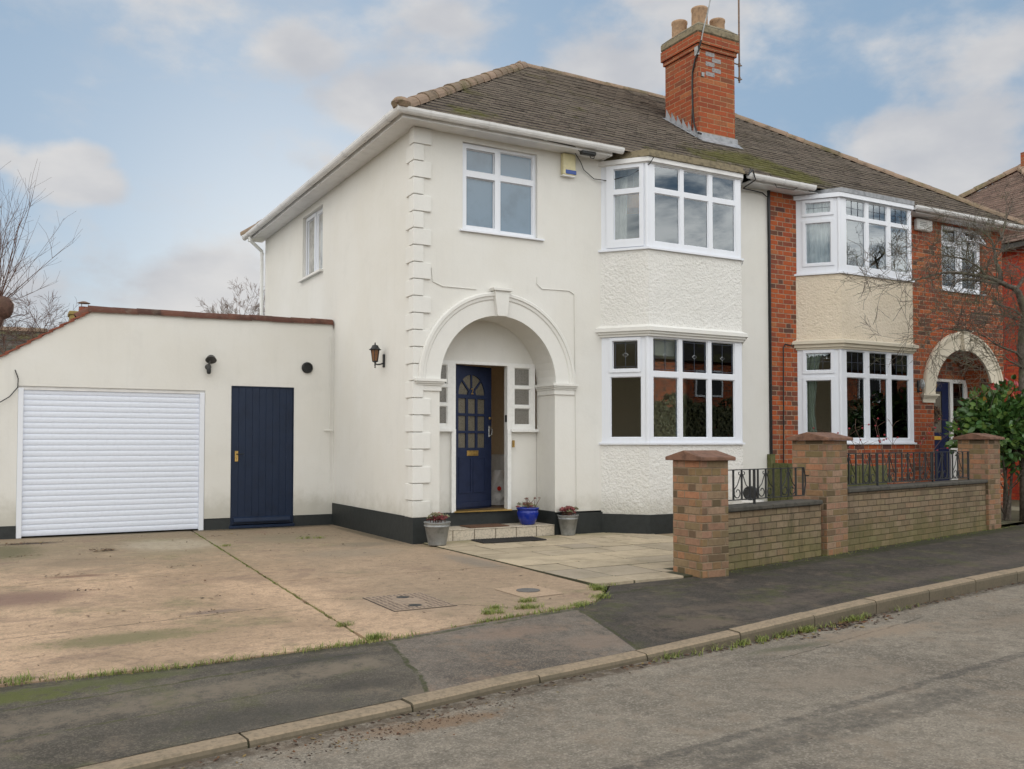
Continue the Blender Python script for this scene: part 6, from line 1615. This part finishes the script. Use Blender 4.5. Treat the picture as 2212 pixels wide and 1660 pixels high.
kl = [(xx, back_at(xx) - .02 - abs(rnd.gauss(0, .05)), 0.0) for xx in [rnd.uniform(1.8, 9.3) for _ in range(150)]]
blades(mb, kl, 5, .02, .02, rnd)
tag(mb.build('grass', M_GRASS), 'short grass growing in the cracks and along the kerb', 'grass', kind='stuff')
mb = MB(); rnd = random.Random(50)
def leaf(x, y, z, s):
    mb.cur = rnd.random(); a = rnd.uniform(0, 2 * pi); t = Vector((cos(a), sin(a), rnd.uniform(-.2, .3))) * s; b = Vector((-sin(a), cos(a), rnd.uniform(-.3, .3))) * s * .5; p = Vector((x, y, z + s * .25))
    mb.face([p - t, p + b, p + t]); mb.face([p - t, p + t, p - b])
for i in range(900):
    x = rnd.uniform(-1.2, 8.5) if rnd.random() < .85 else rnd.uniform(-4, -1); leaf(x, kerb_at(x)[0] - .01 - abs(rnd.gauss(0, .05)), -.13, rnd.uniform(.005, .02))
for i in range(260):
    x = rnd.gauss(1.15, .35); leaf(x, kerb_at(x)[0] - .02 - abs(rnd.gauss(0, .09)), -.13, rnd.uniform(.012, .028))
for i in range(380): x = rnd.gauss(-2.9, .45); leaf(x, kerb_at(x)[0] - .12 - abs(rnd.gauss(0, .12)), -.13, rnd.uniform(.003, .012))
for i in range(650): leaf(rnd.uniform(-4.7, .1), rnd.uniform(-4.9, 3.1), .001, rnd.uniform(.003, .012))
for i in range(75): leaf(rnd.uniform(-4.7, .0), rnd.uniform(-4.6, 3.0), .002, rnd.uniform(.014, .028))
for (cx_, cy_, n_) in [(-4.15, -.9, 26), (-2.9, -.75, 22), (-3.9, -2.0, 18), (-3.3, -3.6, 20), (-1.1, 2.2, 16), (-.6, 1.6, 14), (-2.0, 2.3, 22), (-4.4, 1.0, 16), (-3.0, -2.9, 12)]:
    for i in range(n_): leaf(cx_ + rnd.gauss(0, .12), cy_ + rnd.gauss(0, .06), .002, rnd.uniform(.008, .02))
for i in range(70): leaf(rnd.gauss(-4.35, .22), rnd.gauss(2.5, .10), .001, rnd.uniform(.01, .03))
for i in range(70): leaf(rnd.gauss(-3.55, .06), rnd.gauss(1.15, .06), .001 + rnd.random() * .02, rnd.uniform(.015, .03))
for i in range(90): leaf(rnd.uniform(-1.9, -.05), 3.2 - abs(rnd.gauss(0, .15)), .001, rnd.uniform(.004, .014))
for i in range(110): x = rnd.uniform(1.8, 9.2); leaf(x, back_at(x) - abs(rnd.gauss(0, .12)), .0, rnd.uniform(.005, .018))
for i in range(160): x = rnd.uniform(-4.8, -2.6); leaf(x, back_at(x) + rnd.gauss(.03, .03), -.002, rnd.uniform(.004, .012))
for i in range(260): leaf(rnd.uniform(-3.3, 6), rnd.uniform(-9, -6.2), -.13, rnd.uniform(.003, .009))
tag(mb.build('leaf_litter', M_LITTER), 'brown leaf litter and grit along the kerb and on the drive', 'leaves', kind='stuff')

# ------------------------------------------------------------------ neighbouring buildings
H3 = thing('end_house', (19., 3, 0), 'house at the far right with a bright red painted brick side wall', 'house')
mb = MB(); X3 = 15.6; mb.box(X3, X3 + 8, 0, DEPTH, 0, 6.02, skip='b'); mb.build('wall', M_BRICKR, H3); mb = MB(); mb.box(X3 - .28, X3 - .002, -.28, DEPTH + .28, 5.72, 5.84); mb.box(X3 - .001, X3 + 8, -.28, -.002, 5.72, 5.84); mb.build('soffit', M_GREYPL, H3, split=True)  # soffit coloured dark to stand in for the shade under the eaves
mb = MB(); Z3 = 5.85; Z3L = 8.36
tile_slope(mb, (X3 - .3, DEPTH + .3, Z3), (0, -1), (1, 0), SL, 0, 4.15, lambda d_: d_, lambda d_: 8.3 - d_, seed=41)
tile_slope(mb, (X3 - .3, -.3, Z3), (1, 0), (0, 1), SL, 0, 4.15, lambda d_: d_, lambda d_: 8.6, seed=42)
mb.build('roof', M_TILE3, H3)
ap3 = (X3 + 3.85, 3.85, Z3 + SL * 4.15)
mb = MB(); ridge(mb, (X3 - .3, DEPTH + .3, Z3 + .03), (ap3[0], ap3[1], ap3[2] + .03), .12, .4, 51); ridge(mb, (X3 - .3, -.3, Z3 + .03), (ap3[0], ap3[1], ap3[2] + .03), .12, .4, 52); ridge(mb, (ap3[0], ap3[1], ap3[2] + .02), (X3 + 8, ap3[1], ap3[2] + .02), .12, .4, 53); mb.build('ridge_tiles', M_RIDGE, H3)
mb = MB(); mb.box(X3 + 3.6, X3 + 4.3, 3.0, 3.7, 8.2, 9.1); mb.build('chimney', M_BRICKH, H3)
# bungalow behind the garage
BG = thing('rear_bungalow', (-8, 19, 0), 'low building with a dark mossy tiled roof behind the garage', 'building')
mb = MB(); mb.box(-14, -3.6, 17., 23, 0, 2.98, skip='b'); mb.build('wall', M_BRICK, BG)
mb = MB(); tile_slope(mb, (-14.3, 16.7, 2.98), (1, 0), (0, 1), .50, 0, 3.3, lambda d_: 0, lambda d_: 10.85, seed=61, g_=.22, w=.30); mb.build('roof', M_TILED, BG)
mb = MB(); ridge(mb, (-14.3, 20., 4.62), (-3.45, 20., 4.62), .12, .45, 62); mb.build('ridge_tiles', M_RIDGE, BG)
# little chimney with a cowl
SCH = thing('small_chimney', (-3.4, 13.5, 0), 'small yellow brick chimney with a red cowled pot rising behind the garage roof', 'chimney')

mb = MB(); mb.box(-3.24, -2.70, 13.2, 13.75, 0, 4.36); mb.cbox(-3.27, -2.67, 13.17, 13.78, 4.36, 4.45, .015); mb.build('stack', m_simple('yellow_brick', (.30, .22, .08), .95, .6, .5, 9.), SCH)
mb = MB(); mb.lathe((-2.93, 13.5, 4.45), [(.12, 0), (.11, .14), (.115, .15), (.10, .15)], 16); mb.build('chimney_pot', M_REDTILE, SCH)
mb = MB(); mb.lathe((-2.93, 13.5, 4.70), [(.15, -.01), (.14, .0), (.05, .035), (0, .04)], 16)
for a in range(3): mb.tube([(-2.93 + .1 * cos(a * 2.1), 13.5 + .1 * sin(a * 2.1), 4.58), (-2.93 + .1 * cos(a * 2.1), 13.5 + .1 * sin(a * 2.1), 4.71)], .006, 4)
mb.build('cowl', M_RUST, SCH)

# the other side of the road, seen mirrored in the windows
def hedge(M, L, h, label, seed, name='hedge'):
    rnd = random.Random(seed); mb = MB(M); top = lambda u: h * (1 + .07 * sin(u * 1.7) + .04 * sin(u * 4.1))
    for i in range(int(L * h * 190)):
        u = rnd.uniform(0, L); side = rnd.random() < .8; zz = rnd.uniform(0, top(u)) if side else top(u) - rnd.uniform(0, .15); yy = rnd.uniform(-.12, .12) if side else -rnd.uniform(0, .7)
        mb.cur = rnd.random(); a = rnd.uniform(0, 2 * pi); t = Vector((cos(a), rnd.uniform(-.5, .5), sin(a))) * .08; b = Vector((-sin(a), rnd.uniform(-.5, .5), cos(a))) * .05; p = Vector((u, yy, zz)); mb.face([p - t, p + b, p + t, p - b])
    mb.cur = 0.; mb.box(0, L, -.8, -.06, -.1, h * .92); return tag(mb.build(name, M_HEDGE), label, 'hedge')
hedge(frame(4, -19.5, 0), 30, 3.0, 'long clipped green hedge across the road', 71)
hedge(frame(-22, -27, radians(80)), 24, 6.0, 'tall dark evergreen screen beside the road to the left', 72)
def far_house(x0, label, seed):
    O1 = thing('opposite_house', (x0 + 9, -30, 0), label, 'house')
    mb = MB(); mb.box(x0, x0 + 18, -34, -26., 0, 5.4); mb.build('wall', M_BRICK, O1)
    for a in (x0 + 2, x0 + 6.5, x0 + 11, x0 + 14.5):
        for (c, e) in ((1, 2.6), (3.6, 5.)):
            mb = MB(); mb.box(a, a + 1.8, -25.998, -25.9, c, e); f = mb.build('window', M_UPVC, O1); mb = MB(); mb.box(a + .1, a + .85, -25.899, -25.89, c + .1, e - .1); mb.build('pane', M_BLKPL, f); mb = MB(); mb.box(a + .95, a + 1.7, -25.899, -25.89, c + .1, e - .1); mb.build('pane', M_BLKPL, f)
    mb = MB(); mb.prism([(-25.6, 5.401), (-34.4, 5.401), (-30, 8.4)], 'x', x0 - .3, x0 + 18.3); mb.build('roof', M_TILED, O1)
    mb = MB(); mb.box(x0 + 8.5, x0 + 9.5, -30.4, -29.6, 7.5, 9.8); mb.build('chimney', M_BRICKH, O1)
far_house(15, 'red brick house behind the hedge across the road', 1)
far_house(36, 'red brick house across the road beyond the end of the hedge', 2)
